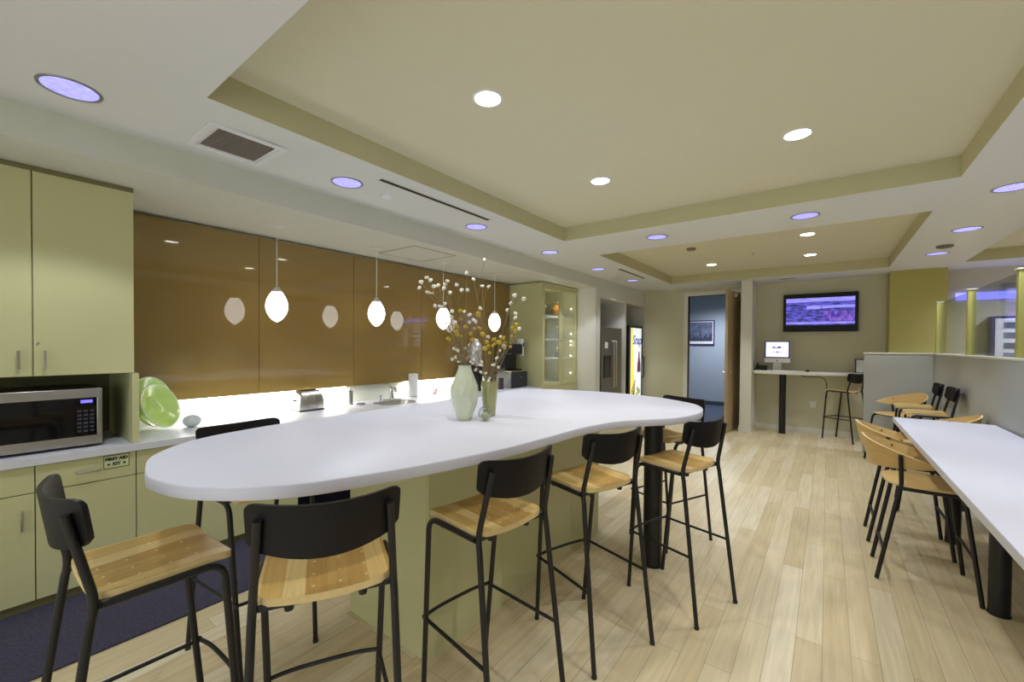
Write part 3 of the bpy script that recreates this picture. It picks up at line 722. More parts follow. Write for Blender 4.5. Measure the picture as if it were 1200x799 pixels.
for k in range(5):
    a = k * 1.26
    p = MB().box(-.012, .012, -.002, .002, 0, .075); q = p.build('packet', M['pink'] if k % 2 == 0 else M['paper'], bo); q.location = (.022 * math.cos(a), .022 * math.sin(a), .018); q.rotation_euler = (.25 * math.sin(a), .3 * math.cos(a), a)
for k in range(2):
    cu = MB().lathe([(.028, 0), (.036, .1), (.033, .1), (.025, .006)], 20); tag(cu.build('drinking_cup', M['clear'], loc=(-4.1 + .02 * k, 3.98 + .1 * k, ZK)), ['clear cup on the worktop next to the packet bowl', 'clear cup on the worktop partly behind the tall vase'][k], 'cup', 'clear cups on the worktop')
ur = thing('coffee_urn', (-4.05, 4.34, ZK), 'black coffee urn with silver upper body behind the flower vases', 'coffee urn')
MB().lathe([(.16, 0), (.165, .02), (.16, .14), (.145, .28), (.12, .38), (.10, .42)], 32).build('body', M['black_plastic'], ur)
MB().lathe([(.095, .30), (.10, .34), (.10, .58), (.085, .62), (.05, .65)], 32, (.02, .14, .06)).build('tank', mat('satin_steel', srgb(214, 212, 218), .42, .7), ur)
MB().lathe([(.05, .71), (.055, .72), (.045, .74), (.012, .75)], 24, (.02, .14, 0)).build('lid', M['white'], ur)
MB().box(-.09, .09, .08, .24, 0, .36).build('stand', M['black_plastic'], ur, bevel=.02, seg=3)
MB().tube([(.15, 0, .10), (.20, 0, .10), (.20, 0, .07)], .012, 10).build('tap', M['black_plastic'], ur)
tag(MB().lathe([(.05, 0), (.052, .15), (.047, .155), (.047, .17), (.02, .172)], 24).build('canister', M['purple'], loc=(-3.92, 4.93, ZK)), 'dark plum canister left of the black pod drawer', 'canister')
pdw = thing('pod_box', (-3.98, 5.30, ZK), 'black coffee pod drawer box under the brewer by the glazed cabinet', 'drawer box')
MB().box(-.15, .15, -.20, .20, 0, .25).build('body', M['black_plastic'], pdw, bevel=.006)
MB().box(.151, .163, -.19, .19, .015, .235).build('front', mat('drawer_charcoal', srgb(48, 48, 58), .5), pdw, bevel=.003)
MB().lathe([(.006, 0), (.014, .012), (.012, .018)], 14, (.163, 0, .16), axis='x').build('knob', M['chrome'], pdw)
MB().box(-.155, .165, -.205, .205, .251, .262).build('tray_top', M['steel'], pdw, bevel=.002)
br = thing('coffee_brewer', (-3.98, 5.30, ZK + .262), 'black coffee brewer with white side tank standing on the pod drawer', 'coffee maker')
MB().box(-.14, .02, -.19, .10, 0, .40).build('body', M['black_plastic'], br, bevel=.02, seg=3)
MB().box(.02, .14, -.19, .10, .25, .42).build('head', M['black_plastic'], br, bevel=.02, seg=3)
MB().box(.02, .14, -.17, .08, 0, .03).build('drip_tray', M['black_gloss'], br, bevel=.004)
tk = MB(); oo = [(-.06 + .06 * math.cos(a) * .9, 0) for a in (0,)]
e = MB().box(.0, .12, .112, .17, .22, .50); tk2 = e.build('water_tank', M['white'], br, bevel=.028, seg=4)
MB().box(.1205, .1225, .125, .158, .38, .44).build('badge', M['blue_ink'], br)

# carpet runner in front of the cabinets
tag(MB().box(-3.64, -2.88, -1.6, 3.6, 0, .011).build('carpet_runner', M['rug'], bevel=.004), 'dark aubergine carpet runner in front of the pistachio cabinets', 'carpet')

# ------------------------------------------------------------------ fridge and drinks cooler
fg = thing('fridge', (-3.27, 7.06, 0), 'stainless steel side-by-side fridge with ice dispenser in the wall alcove', 'fridge')
MB().box(-.78, -.07, 0, .92, .03, 1.88).build('body', M['black_plastic'], fg)
fd = MB().box(-.065, 0, .002, .505, .06, 1.885).build('door', M['fridge'], fg, bevel=.008, seg=3)
fd2 = MB().box(-.065, 0, .513, .918, .06, 1.885).build('door', M['fridge'], fg, bevel=.008, seg=3)
MB().box(.001, .012, .10, .40, .95, 1.36).build('ice_dispenser', M['black_gloss'], fd, bevel=.004)
nt_ = MB().box(.001, .004, .13, .26, 1.50, 1.61).build('note', M['paper'], fd)
for dd, y in ((fd, .46), (fd2, .56)):
    MB().tube([(0, y, .75), (.045, y, .77), (.045, y, 1.62), (0, y, 1.64)], .011, 10).build('handle', M['steel'], dd)
MB().box(-.06, -.02, .01, .91, 0, .055).build('toe_grille', M['black_plastic'], fg)
cl = thing('drinks_cooler', (-3.27, 8.36, 0), 'black drinks cooler with glowing yellow and white front in the alcove', 'drinks cooler')
MB().box(-.72, -.05, 0, .80, .0, 1.97).build('body', M['black_plastic'], cl, bevel=.006)
MB().box(-.05, .0, 0, .80, .06, 1.97).build('door', M['black_plastic'], cl, bevel=.006)
sgn = MB().box(.001, .006, .10, .70, .32, 1.92).build('lit_sign', M['vend_white'], cl)
yl = MB(); yv = []
pts = [(.10, 1.92), (.20, 1.92), (.22, 1.6), (.25, 1.2), (.30, .8), (.36, .5), (.42, .32), (.10, .32)]
yl.add([(.0062, a, b_) for a, b_ in pts] + [(.0075, a, b_) for a, b_ in pts], [tuple(range(8)), tuple(range(8, 16))] + [(i, (i + 1) % 8, 8 + (i + 1) % 8, 8 + i) for i in range(8)])
yl.build('yellow_field', M['vend_yellow'], sgn)
text_part('lettering', 'Snap', .27, M['vend_blue'], sgn, (.009, .44, 1.66), shear=.2, bold=.004)
bt = MB(); bpn = [(.46, .98), (.66, .98), (.65, 1.15), (.60, 1.28), (.585, 1.42), (.535, 1.42), (.52, 1.28), (.475, 1.15)]
bt.add([(.008, a, b_) for a, b_ in bpn] + [(.011, a, b_) for a, b_ in bpn], [tuple(range(8)), tuple(range(8, 16))] + [(i, (i + 1) % 8, 8 + (i + 1) % 8, 8 + i) for i in range(8)])
bt.build('bottle_print', M['vend_plum'], sgn)
lv = MB()
for a, b_, r in ((.5, .62, .06), (.58, .56, .07), (.46, .52, .05)): lv.ball((.007, a, b_), r, .03, 1, .8, 14, 8)
lv.build('leaf_print', M['vend_green'], sgn)
sw = MB()
for k in range(4):
    sw.tube(spline([(.009, .13 + .05 * k, .38 + .04 * k), (.009, .17 + .05 * k, .50 + .05 * k), (.009, .14 + .05 * k, .58 + .06 * k), (.009, .20 + .05 * k, .64 + .06 * k)], 5, False), .009, 6)
sw.build('swirl_print', M['vend_plum'], sgn)
MB().box(.0065, .010, .50, .69, .33, .46).build('dark_print', M['vend_plum'], sgn)
MB().tube([(0, .76, .85), (.045, .76, .87), (.045, .76, 1.3), (0, .76, 1.32)], .011, 8).build('handle', M['black_plastic'], cl)

# ------------------------------------------------------------------ island
outline = [(-1.99, .42), (-1.84, .39), (-1.73, .40), (-1.62, .43), (-1.52, .485), (-1.43, .56), (-1.35, .66), (-1.29, .79), (-1.225, .98), (-1.15, 1.27), (-1.11, 1.50), (-1.09, 1.76), (-1.065, 2.08),
           (-.99, 2.38), (-.87, 2.56), (-.765, 2.71), (-.70, 2.90), (-.69, 3.13), (-.75, 3.35), (-.87, 3.51), (-1.18, 3.70), (-1.57, 3.78), (-1.96, 3.74), (-2.26, 3.66), (-2.46, 3.56), (-2.53, 3.42), (-2.50, 3.22), (-2.43, 2.98), (-2.40, 2.70),
           (-2.42, 2.38), (-2.45, 1.98), (-2.45, 1.50), (-2.44, 1.12), (-2.415, .93), (-2.37, .74), (-2.29, .60), (-2.18, .50), (-2.09, .45)]
ZI = 1.10
isl = thing('kitchen_island', (0, 0, 0), 'long island counter with curved white top on a pistachio cabinet base', 'island')
o2 = [(p.x, p.y) for p in spline([(a, b_, 0) for a, b_ in outline], 4)]
MB().prism(o2, ZI - .046, ZI, r=.006).build('top', M['island_top'], isl, angle=50)
bs = MB().box(-2.18, -1.545, 1.39, 3.26, .0, ZI - .047)
body = bs.build('base', M['cab_dark'], isl)
e = MB()
e.box(-2.18, -1.546, 1.375, 1.389, .0, .945); e.box(-2.18, -1.546, 1.375, 1.389, .949, ZI - .047)
for k in range(4):
    a = 1.375 + k * .4745
    e.box(-1.544, -1.53, a, a + .4725, .0, .945); e.box(-1.544, -1.53, a, a + .4725, .949, ZI - .047)
e.box(-2.18, -1.546, 3.261, 3.275, 0, ZI - .047); e.box(-2.195, -2.181, 1.375, 3.275, 0, ZI - .047)
e.build('cladding', M['cab'], isl, bevel=.001)
lg = MB().lathe([(.064, 0), (.064, ZI - .047)], 32, (-.975, 2.975, 0)); lg.lathe([(.069, 0), (.069, .006), (.064, .008)], 32, (-.975, 2.975, 0)); lg.build('leg', M['black_plastic'], isl)

# ------------------------------------------------------------------ bar stools
def make_stool(loc, rz, lab):
    t = thing('bar_stool', loc, lab, 'bar stool', None, rz); r = .0115; zs = .818
    for s in (-1, 1):
        P = [(s * .207, -.288, .004), (s * .1885, -.190, .76)] + arc((s * .188, -.187, .785), (s * .187, -.176, .82), (s * .184, -.184, .865), 5) + [(s * .170, -.2265, 1.06), (s * .168, -.2315, 1.085)]
        MB().tube(P, r, 12).build('leg', M['black'], t)
        P = arc((s * .194, .075, zs), (s * .197, .128, zs), (s * .196, .135, .765), 7) + [(s * .178, .198, .004)]
        P = [(s * .188, -.165, zs)] + P
        MB().tube(P, r, 12).build('leg', M['black'], t)
    for s in (-1, 1):
        for (x, y) in ((s * .207, -.288), (s * .178, .198)):
            MB().lathe([(.013, 0), (.013, .012), (.0115, .016)], 12, (x, y, 0)).build('foot', M['black_plastic'], t)
    fr = MB(); fr.tube([(-.188, -.168, zs), (.188, -.168, zs)], .010, 10); fr.tube([(-.190, .05, zs - .012), (.190, .05, zs - .012)], .008, 8)
    for x in (-.10, .10): fr.lathe([(.012, zs - .03), (.014, zs - .018), (.010, zs + .004)], 10, (x, -.15, 0))
    fr.build('seat_frame', M['black'], t)
    zf = .37
    ft = MB(); fy = .198 - .063 * zf / .765; ry = -.288 + .098 * zf / .76; fx = .178 + .018 * zf / .765; rx = .207 - .0185 * zf / .76
    ft.tube(spline([(-fx, fy + .012, zf), (-fx * .5, fy + .028, zf), (fx * .5, fy + .028, zf), (fx, fy + .012, zf)], 5, False), .0075, 8)
    for s in (-1, 1):
        ft.tube([(s * fx, fy, zf - .004), (s * rx, ry, zf)], .0075, 8); ft.ball((s * fx, fy + .012, zf), .011, n=8, m=6)
    ft.build('footrest', M['black'], t)
    # dished wooden seat
    nx, ny = 16, 18
    def top(u, v):                       # u,v in -1..1
        y = .0 + v * .172 - .006; hw = .186 - .002 * (v + 1) - .014 * min(1, max(0, (-v - .78) / .12))
        x = u * hw
        z = .847 - .012 * (1 - u * u) * (1 - .4 * v) - (.008 * max(0, v - .6) ** 2 / .16) + .004 * max(0, -v - .6)
        return x, y, z
    st = MB(); vs = []
    for j in range(ny + 1):
        for i in range(nx + 1):
            u, v = -1 + 2 * i / nx, -1 + 2 * j / ny
            # rounded plan corners
            cu = max(0, abs(u) - .86) / .14; cv = max(0, abs(v) - .86) / .14
            k = 1 - .045 * (cu * cv)
            vs.append(top(u * k, v * k))
    N = len(vs); vs += [(x, y, z - .022) for x, y, z in vs]
    fs = []
    for j in range(ny):
        for i in range(nx):
            a = j * (nx + 1) + i; fs.append((a, a + 1, a + nx + 2, a + nx + 1)); fs.append((N + a, N + a + nx + 1, N + a + nx + 2, N + a + 1))
    st.add(vs, fs, 0, True)
    ring_ = [i for i in range(nx + 1)] + [j * (nx + 1) + nx for j in range(1, ny + 1)] + [ny * (nx + 1) + i for i in range(nx - 1, -1, -1)] + [j * (nx + 1) for j in range(ny - 1, 0, -1)]
    st.add([], [])
    o = len(st.v) - 2 * N
    for a, b_ in zip(ring_, ring_[1:] + ring_[:1]):
        st.f.append([o + a, o + b_, o + N + b_, o + N + a]); st.mi.append(1); st.sm.append(True)
    for u in (-.6, -.2, .2, .6):
        for v in (-.75, -.35, .1, .5):
            x, y, z = top(u, v); st.lathe([(.0052, z - .001), (.0048, z + .0012), (.002, z + .0016)], 8, (x, y, 0), 2)
    st.build('seat', [M['seat'], M['ply_edge'], M['bolt']], t, angle=50)
    # bent backrest
    bk = MB(); nx, nz = 24, 8; vs = []
    for side in (0, 1):
        for j in range(nz + 1):
            for i in range(nx + 1):
                u = -1 + 2 * i / nx; v = j / nz
                cu = max(0, abs(u) - .88) / .12; cv = max(0, abs(v - .5) * 2 - .72) / .28
                k = 1 - .05 * cu * cv; v2 = .5 + (v - .5) * (1 - .12 * cu * cv * 1.0)
                x = u * k * (.199 + .005 * v2)
                y = -.174 - .056 * (1 - (x / .203) ** 2) - .022 * v2 - side * .0125 * (-1 if False else 1)
                z = .962 + .036 * u * u + v2 * (.155 - .024 * u * u)
                vs.append((x, y, z))
    K = (nx + 1) * (nz + 1); fs = []
    for j in range(nz):
        for i in range(nx):
            a = j * (nx + 1) + i; fs.append((a, a + nx + 1, a + nx + 2, a + 1)); fs.append((K + a, K + a + 1, K + a + nx + 2, K + a + nx + 1))
    rg = [i for i in range(nx + 1)] + [j * (nx + 1) + nx for j in range(1, nz + 1)] + [nz * (nx + 1) + i for i in range(nx - 1, -1, -1)] + [j * (nx + 1) for j in range(nz - 1, 0, -1)]
    fs += [(a, b_, K + b_, K + a) for a, b_ in zip(rg, rg[1:] + rg[:1])]
    bk.add(vs, fs, 0, True); bk.build('backrest', M['black_wood'], t, angle=50)
    return t
R_ = math.radians
stools = [((-1.795, .405), 1.0, 'bar stool at the rounded left end of the island, seen side-on'),
          ((-1.305, .733), 61.2, 'bar stool with its back to the camera, nearest on the island front'),
          ((-1.175, 1.378), 81.5, 'second bar stool along the island front, beside the near corner of its base'),
          ((-1.047, 2.076), 70.1, 'third bar stool along the island front, before the black column leg'),
          ((-.762, 2.722), 72.1, 'fourth bar stool along the island front, by the rounded far end beyond the column'),
          ((-2.29, .93), -86.0, 'bar stool on the kitchen side, its black back edge rising over the island'),
          ((-1.03, 3.45), 156.5, 'bar stool at the far end of the island facing the camera behind the black column'),
          ((.211, 8.918), 58.0, 'lone bar stool at the wall counter under the screen'),
          ((.845, 7.03), 88.0, 'bar stool against the grey half wall, the further of two side by side'),
          ((.865, 6.42), 90.0, 'bar stool against the grey half wall, the nearer of two side by side')]
proto = None
for (x, y), a, lab in stools:
    if proto is None: proto = make_stool((x, y, 0), R_(a), lab)
    else: dup(proto, (x, y, 0), R_(a), lab)

# ------------------------------------------------------------------ right-hand table and plywood chairs
tb = thing('counter_table', (0, 0, 0), 'long white rectangular table along the grey half wall on black columns', 'table')
MB().box(.497, 1.145, .9, 5.29, .858, .90).build('top', [M['island_top']], tb, bevel=.004)
for y in (3.65, 4.78, 1.7):
    MB().lathe([(.049, 0), (.049, .010), (.046, .012), (.046, .857)], 28, (.82, y, 0)).build('leg', M['black_plastic'], tb)

def make_chair(loc, rz, lab):
    t = thing('plywood_chair', loc, lab, 'chair', None, rz); r = .0125
    for s in (-1, 1):
        P = [(s * .178, -.24, .004), (s * .188, -.142, .585)] + arc((s * .189, -.136, .60), (s * .190, -.128, .635), (s * .195, -.128, .67), 4) + [(s * .237, -.138, .855)]
        MB().tube(P, r, 12).build('leg', M['black'], t)
        P = [(s * .19, -.125, .632)] + arc((s * .19, .11, .632), (s * .19, .155, .632), (s * .194, .165, .59), 5) + [(s * .23, .235, .004)]
        MB().tube(P, r, 12).build('leg', M['black'], t)
    e = MB(); e.tube([(-.1815, -.207, .195), (.1815, -.207, .195)], .009, 8); e.tube([(-.2135, .203, .27), (.2135, .203, .27)], .009, 8); e.tube([(-.19, -.125, .632), (.19, -.125, .632)], .009, 8); e.tube([(-.19, .12, .632), (.19, .12, .632)], .009, 8)
    e.build('stretcher', M['black'], t)
    # rounded plywood seat
    pl = []
    for k in range(40):
        a = 2 * PI * k / 40; ca, sa = math.cos(a), math.sin(a)
        pl.append((.212 * math.copysign(abs(ca) ** .62, ca), .205 * math.copysign(abs(sa) ** .62, sa)))
    MB().prism(pl, .646, .662, mi=0, mi_side=1, r=.003).build('seat', [M['ply'], M['ply_edge']], t, angle=50)
    # flared wraparound back
    nx, nz = 40, 6; vs = []; K = (nx + 1) * (nz + 1)
    for side in (0, 1):
        for j in range(nz + 1):
            for i in range(nx + 1):
                u = -1 + 2 * i / nx; v = j / nz; ph = u * R_(103)
                zt = .945 - .150 * abs(u) ** 1.4; zb = .745 + .045 * abs(u) ** 2.2
                if abs(u) > .9: zb += (zt - zb) * .5 * ((abs(u) - .9) / .1) ** 2
                z = zb + (zt - zb) * v
                fl = .93 + .14 * v - side * .045
                vs.append((.243 * fl * math.sin(ph), -.305 * fl * math.cos(ph) + .0, z))
    fs = []
    for j in range(nz):
        for i in range(nx):
            a = j * (nx + 1) + i; fs.append((a, a + 1, a + nx + 2, a + nx + 1)); fs.append((K + a, K + a + nx + 1, K + a + nx + 2, K + a + 1))
    bk = MB(); bk.add(vs, fs, 0, True)
    rg = [i for i in range(nx + 1)] + [j * (nx + 1) + nx for j in range(1, nz + 1)] + [nz * (nx + 1) + i for i in range(nx - 1, -1, -1)] + [j * (nx + 1) for j in range(nz - 1, 0, -1)]
    o = len(bk.v) - 2 * K
    for a, b_ in zip(rg, rg[1:] + rg[:1]): bk.f.append([o + a, o + b_, o + K + b_, o + K + a]); bk.mi.append(1); bk.sm.append(True)
    for s in (-1, 1):
        bk.ball((s * .209, -.140, .84), .0065, n=8, m=6, mi=2)
    bk.build('backrest', [M['ply'], M['ply_edge'], M['black']], t, angle=50)
    return t
ch = None
for (x, y), a, lab in (((.525, 3.90), -90, 'pale plywood chair tucked under the white table, nearest the camera'),
                       ((.52, 4.56), -90, 'pale plywood chair tucked under the white table, behind the nearest one'),
                       ((.80, 5.58), 86, 'pale plywood chair beyond the far end of the white table, back to the half wall'),
                       ((.76, 7.60), 128, 'pale plywood chair in the corner of the half walls behind the bar stools')):
    if ch is None: ch = make_chair((x, y, 0), R_(a), lab)
    else: dup(ch, (x, y, 0), R_(a), lab)

# twig arrangement whose vase stands on the table just outside the frame
tw = thing('twig_vase', (.98, 2.55, .90), 'bare brown twig leaning in at the right edge over the white table', 'twig')
MB().lathe([(.035, 0), (.06, .06), (.055, .16), (.03, .24), (.036, .27), (.032, .27), (.026, .24), (.02, .2)], 24).build('vase', M['vase_green'], tw)
MB().tube(spline([(0, 0, .1), (.01, .02, .27), (.03, .35, .42), (.03, .85, .60), (.02, 1.15, .74)], 5, False), .004, 6).build('twig', M['stem'], tw)
MB().tube(spline([(.03, .6, .51), (.05, .72, .58), (.05, .9, .78)], 5, False), .0025, 6).build('twig', M['stem'], tw)

# ------------------------------------------------------------------ wall counter, screen and computer
wcn = thing('standing_counter', (0, 0, 0), 'narrow pale counter under the wall screen on one black column', 'counter')
top = [(-1.071, YB - .014), (-1.071, 8.70), (-.9, 8.65), (-.6, 8.63), (-.3, 8.69), (0, 8.84), (.2, 8.97), (.45, 9.0), (.76, 9.0), (.76, YB - .014)]
MB().prism(top[::1], 1.065, 1.12, r=.004).build('top', M['offwhite'], wcn)
MB().lathe([(.06, 0), (.06, .01), (.052, .012), (.052, 1.064)], 28, (-.633, 8.92, 0)).build('leg', M['black_plastic'], wcn)
tv = thing('wall_screen', (-.125, YB, 2.155), 'large flat wall screen showing a blue broadcast picture', 'television')
MB().box(-.53, .53, -.10, -.02, -.335, .335).build('housing', mat('screen_bezel', srgb(10, 10, 12), .4, spec=.3), tv, bevel=.006)
MB().box(-.2, .2, -.02, 0, -.15, .15).build('bracket', M['black'], tv)
pic = MB().box(-.485, .485, -.104, -.1005, -.22, .255).build('picture', M['tv_picture'], tv)
for a in ((-.485, .485, .185, .255), (.03, .485, .07, .12), (-.485, .485, -.20, -.165)): MB().box(a[0], a[1], -.106, -.1045, a[2], a[3]).build('banner', M['tv_light'], pic)
MB().box(.06, .48, -.106, -.1045, -.155, .02).build('figures', M['tv_red'], pic)
MB().box(-.18, .02, -.106, -.1045, .06, .12).build('logo_patch', M['tv_light'], pic)

im = thing('desktop_computer', (-.725, 8.93, 1.12), 'white all-in-one desktop computer with lit screen on the wall counter', 'computer')
MB().box(-.20, .20, -.02, .03, .14, .535).build('case', M['white'], im, bevel=.012, seg=3)
MB().box(-.195, .195, -.024, -.0205, .225, .53).build('bezel', M['monitor_frame'], im, bevel=.002)
sc_ = MB().box(-.172, .172, -.028, -.0245, .245, .512).build('screen', M['monitor'], im)
for a in ((-.07, -.03, .40, .43), (-.025, .0, .395, .41), (.005, .06, .40, .435), (-.01, .02, .32, .345), (-.06, -.03, .325, .335), (.04, .07, .325, .335)): MB().box(a[0], a[1], -.030, -.0285, a[2], a[3]).build('icon', M['monitor_ink'], sc_)
MB().ball((0, -.021, .18), .011, 1, .25, 1.1, 12, 8).build('badge', M['black_plastic'], im)
MB().box(-.09, .09, -.05, .08, 0, .008).build('stand', M['steel'], im, bevel=.003)
e = MB(); e.add([(-.07, .05, .008), (.07, .05, .008), (.07, .06, .008), (-.07, .06, .008), (-.06, .03, .20), (.06, .03, .20), (.06, .042, .20), (-.06, .042, .20)], [(0, 1, 5, 4), (1, 2, 6, 5), (2, 3, 7, 6), (3, 0, 4, 7), (4, 5, 6, 7)]); e.build('neck', M['steel'], im)
kb = thing('keyboard', (-.55, 8.72, 1.12), 'white keyboard in front of the desktop computer', 'keyboard')
MB().box(-.21, .21, -.055, .055, 0, .012).build('base', M['white'], kb, bevel=.004)
kk = MB()
for i in range(12):
    for j in range(4): kk.box(-.2 + i * .034, -.172 + i * .034, -.048 + j * .025, -.027 + j * .025, .012, .017)
kk.build('keys', M['offwhite'], kb)
ms = MB().ball((0, 0, .012), .04, .8, 1.3, .45, 16, 10); tag(ms.build('computer_mouse', M['black_plastic'], loc=(-.27, 8.76, 1.127)), 'black mouse at the right of the keyboard', 'mouse')
ph = thing('desk_phone', (-.97, 8.92, 1.12), 'black desk phone left of the desktop computer', 'phone')
e = MB(); e.add([(-.09, -.09, 0), (.09, -.09, 0), (.09, .09, 0), (-.09, .09, 0), (-.09, -.09, .02), (.09, -.09, .02), (.09, .09, .085), (-.09, .09, .085)], [(0, 3, 2, 1), (4, 5, 6, 7), (0, 1, 5, 4), (1, 2, 6, 5), (2, 3, 7, 6), (3, 0, 4, 7)]); e.build('base', M['black_plastic'], ph, bevel=.004)
MB().tube(spline([(-.065, -.08, .05), (-.065, -.06, .075), (-.065, .05, .115), (-.065, .085, .10)], 4, False), [.018] * 3 + [.014] * 7 + [.018] * 3, 10).build('handset', M['black_plastic'], ph)
pf = thing('paper_stand', (.50, 9.06, 1.12), 'white sheet on a dark stand at the right end of the wall counter', 'paper stand')
e = MB(); e.box(-.13, .13, -.006, .006, 0, .24); q = e.build('board', M['monitor_frame'], pf, bevel=.002); q.rotation_euler = (-.2, 0, 0)
q2 = MB().box(-.11, .12, -.009, -.0065, .01, .22).build('sheet', M['paper'], q)
MB().tube([(0, .05, .21), (0, .13, .002)], .005, 6).build('prop', M['steel'], pf)
cb = MB().tube(spline([(-.40, 9.1, 1.057), (-.30, 9.0, 1.02), (-.12, 8.98, 1.03), (-.02, 9.0, .97), (0, 9.02, .80), (.0, 9.12, .66)], 5, False), .007, 6)
tag(cb.build('power_cable', M['black_plastic']), 'dark power cord looping down under the wall counter', 'cord')
po2 = thing('wall_outlet', (-.19, YB, .52), 'white outlet plate on the wall below the counter', 'outlet')
MB().box(-.045, .045, -.007, 0, -.06, .06).build('plate', M['white'], po2, bevel=.002)
for z in (-.025, .025): MB().box(-.016, .016, -.010, -.007, z - .013, z + .013).build('socket', M['offwhite'], po2)

# framed city photograph in the room behind the door
fp = thing('framed_photograph', (-2.72, 11.95, 1.90), 'framed blue-toned city photograph on the wall beyond the doorway', 'picture')
MB().box(-.36, .36, -.03, 0, -.33, .33).build('frame', M['monitor_frame'], fp, bevel=.004)
MB().box(-.33, .33, -.034, -.0305, -.29, .30).build('mount', M['paper'], fp)
pp = MB().box(-.31, .31, -.037, -.0345, -.22, .28).build('print', M['photo'], fp)
sky = MB()
for k in range(18):
    hgt = .07 + .16 * random.random() + (.14 if k == 9 else 0)
    sky.box(-.31 + k * .0345, -.31 + k * .0345 + .030, -.039, -.0375, -.22, -.22 + hgt)
sky.build('skyline', M['photo_dark'], pp)

# ------------------------------------------------------------------ vases, branches and glass ball on the island
va = thing('tall_vase', (-1.735, 1.84, ZI), 'tall pale green faceted glass vase on the island', 'vase', 'vases on the island')
prof = [(.040, 0), (.044, .006), (.056, .04), (.072, .09), (.083, .15), (.078, .20), (.06, .25), (.044, .29), (.038, .315), (.041, .325), (.036, .325), (.033, .312), (.038, .28), (.03, .2)]
vm = MB(); n = 12; vs = []
for i, (r, z) in enumerate(prof):
    for k in range(n):
        a = 2 * PI * (k + (.5 if i % 2 else 0)) / n; rr = r * (1.03 if 2 < i < 8 else 1)
        vs.append((rr * math.cos(a), rr * math.sin(a), z))
fs = []
for i in range(len(prof) - 1):
    for k in range(n):
        a, b_, c_, d_ = i * n + k, i * n + (k + 1) % n, (i + 1) * n + (k + 1) % n, (i + 1) * n + k
        if i % 2: fs += [(a, b_, c_), (a, c_, d_)] if False else [(a, b_, c_), (a, c_, d_)]
        else: fs += [(a, b_, d_), (b_, c_, d_)]
fs.append(tuple(range(n)))
vm.add(vs, fs, 0, True); vm.build('body', M['vase_green'], va, angle=14)
vb = thing('short_vase', (-1.70, 2.03, ZI), 'shorter tapered olive green vase behind the tall pale vase', 'vase', 'vases on the island')
MB().lathe([(.036, 0), (.038, .005), (.044, .08), (.050, .15), (.054, .215), (.052, .22), (.046, .212), (.04, .12), (.03, .03)], 32).build('body', M['vase_lime'], vb)
gb = thing('glass_ball', (-1.615, 1.89, ZI), 'small clear glass ball resting in front of the vases', 'glass ornament')
MB().ball((0, 0, .043), .043, n=24, m=16).build('ball', M['clear'], gb)
MB().ball((0, 0, .030), .026, 1, 1, .8, 16, 10).build('core', M['vase_lime'], gb)

balls = [(-1.949, 1.686, 1.92), (-1.928, 1.655, 1.882), (-1.958, 1.736, 1.956), (-1.887, 1.704, 1.93), (-1.851, 1.7, 1.888), (-1.902, 1.78, 1.907), (-1.983, 1.899, 1.909), (-1.949, 1.884, 1.931), (-1.932, 1.885, 1.953), (-1.81, 1.785, 1.855), (-1.984, 1.764, 1.868), (-1.788, 1.821, 1.909), (-1.741, 1.82, 1.873), (-1.704, 1.824, 1.874), (-1.728, 1.846, 1.975), (-1.83, 2.019, 1.967), (-1.756, 2.041, 2.092), (-1.763, 2.026, 1.922), (-1.728, 2.05, 1.918), (-1.495, 2.011, 1.844), (-1.469, 2.071, 1.827), (-1.588, 2.093, 1.81), (-1.58, 2.134, 1.748), (-1.599, 2.162, 1.721), (-1.643, 2.139, 1.773), (-1.448, 2.005, 1.645), (-1.956, 1.808, 1.79), (-1.946, 1.839, 1.787), (-1.889, 1.824, 1.801), (-1.785, 1.786, 1.744), (-1.85, 1.84, 1.717), (-1.755, 1.776, 1.677), (-1.793, 2.045, 1.782), (-1.859, 1.972, 1.758), (-1.776, 1.922, 1.733), (-1.695, 1.895, 1.689), (-1.823, 2.013, 1.706), (-1.78, 1.927, 1.686), (-1.742, 2.063, 1.598), (-1.668, 2.106, 1.599), (-1.595, 2.041, 1.538)]
low = [(-1.84, 1.84, 1.457), (-1.839, 1.869, 1.472), (-1.795, 1.876, 1.479), (-1.785, 1.843, 1.443), (-1.764, 1.881, 1.464), (-1.78, 1.944, 1.44), (-1.701, 1.888, 1.455), (-1.664, 1.916, 1.445), (-1.739, 1.947, 1.394), (-1.69, 1.931, 1.381), (-1.663, 1.989, 1.343), (-1.634, 2.002, 1.427), (-1.608, 2.003, 1.413), (-1.65, 2.071, 1.516), (-1.641, 1.954, 1.33), (-1.675, 1.962, 1.375)]
yel = [(-1.771, 1.842, 1.703), (-1.842, 1.885, 1.66), (-1.796, 1.838, 1.609), (-1.708, 1.924, 1.731), (-1.789, 1.949, 1.618), (-1.679, 1.936, 1.613), (-1.684, 1.984, 1.567), (-1.689, 2.059, 1.581), (-1.573, 1.965, 1.564), (-1.493, 2.018, 1.631), (-1.527, 2.029, 1.601), (-1.591, 2.1, 1.538), (-1.797, 1.914, 1.658), (-1.709, 1.895, 1.645), (-1.643, 1.963, 1.496), (-1.65, 1.924, 1.527), (-1.592, 2.032, 1.591), (-1.598, 1.933, 1.543)]
yel += [(p[0] + random.uniform(-.05, .05), p[1] + random.uniform(-.05, .05), p[2] + random.uniform(-.06, .05)) for p in yel[:14]]
low += [(p[0] + random.uniform(-.03, .03), p[1] + random.uniform(-.02, .02), p[2] + random.uniform(.0, .10)) for p in low[:12]]
mouth1, mouth2 = Vector((-1.735, 1.84, ZI + .30)), Vector((-1.70, 2.03, ZI + .19))
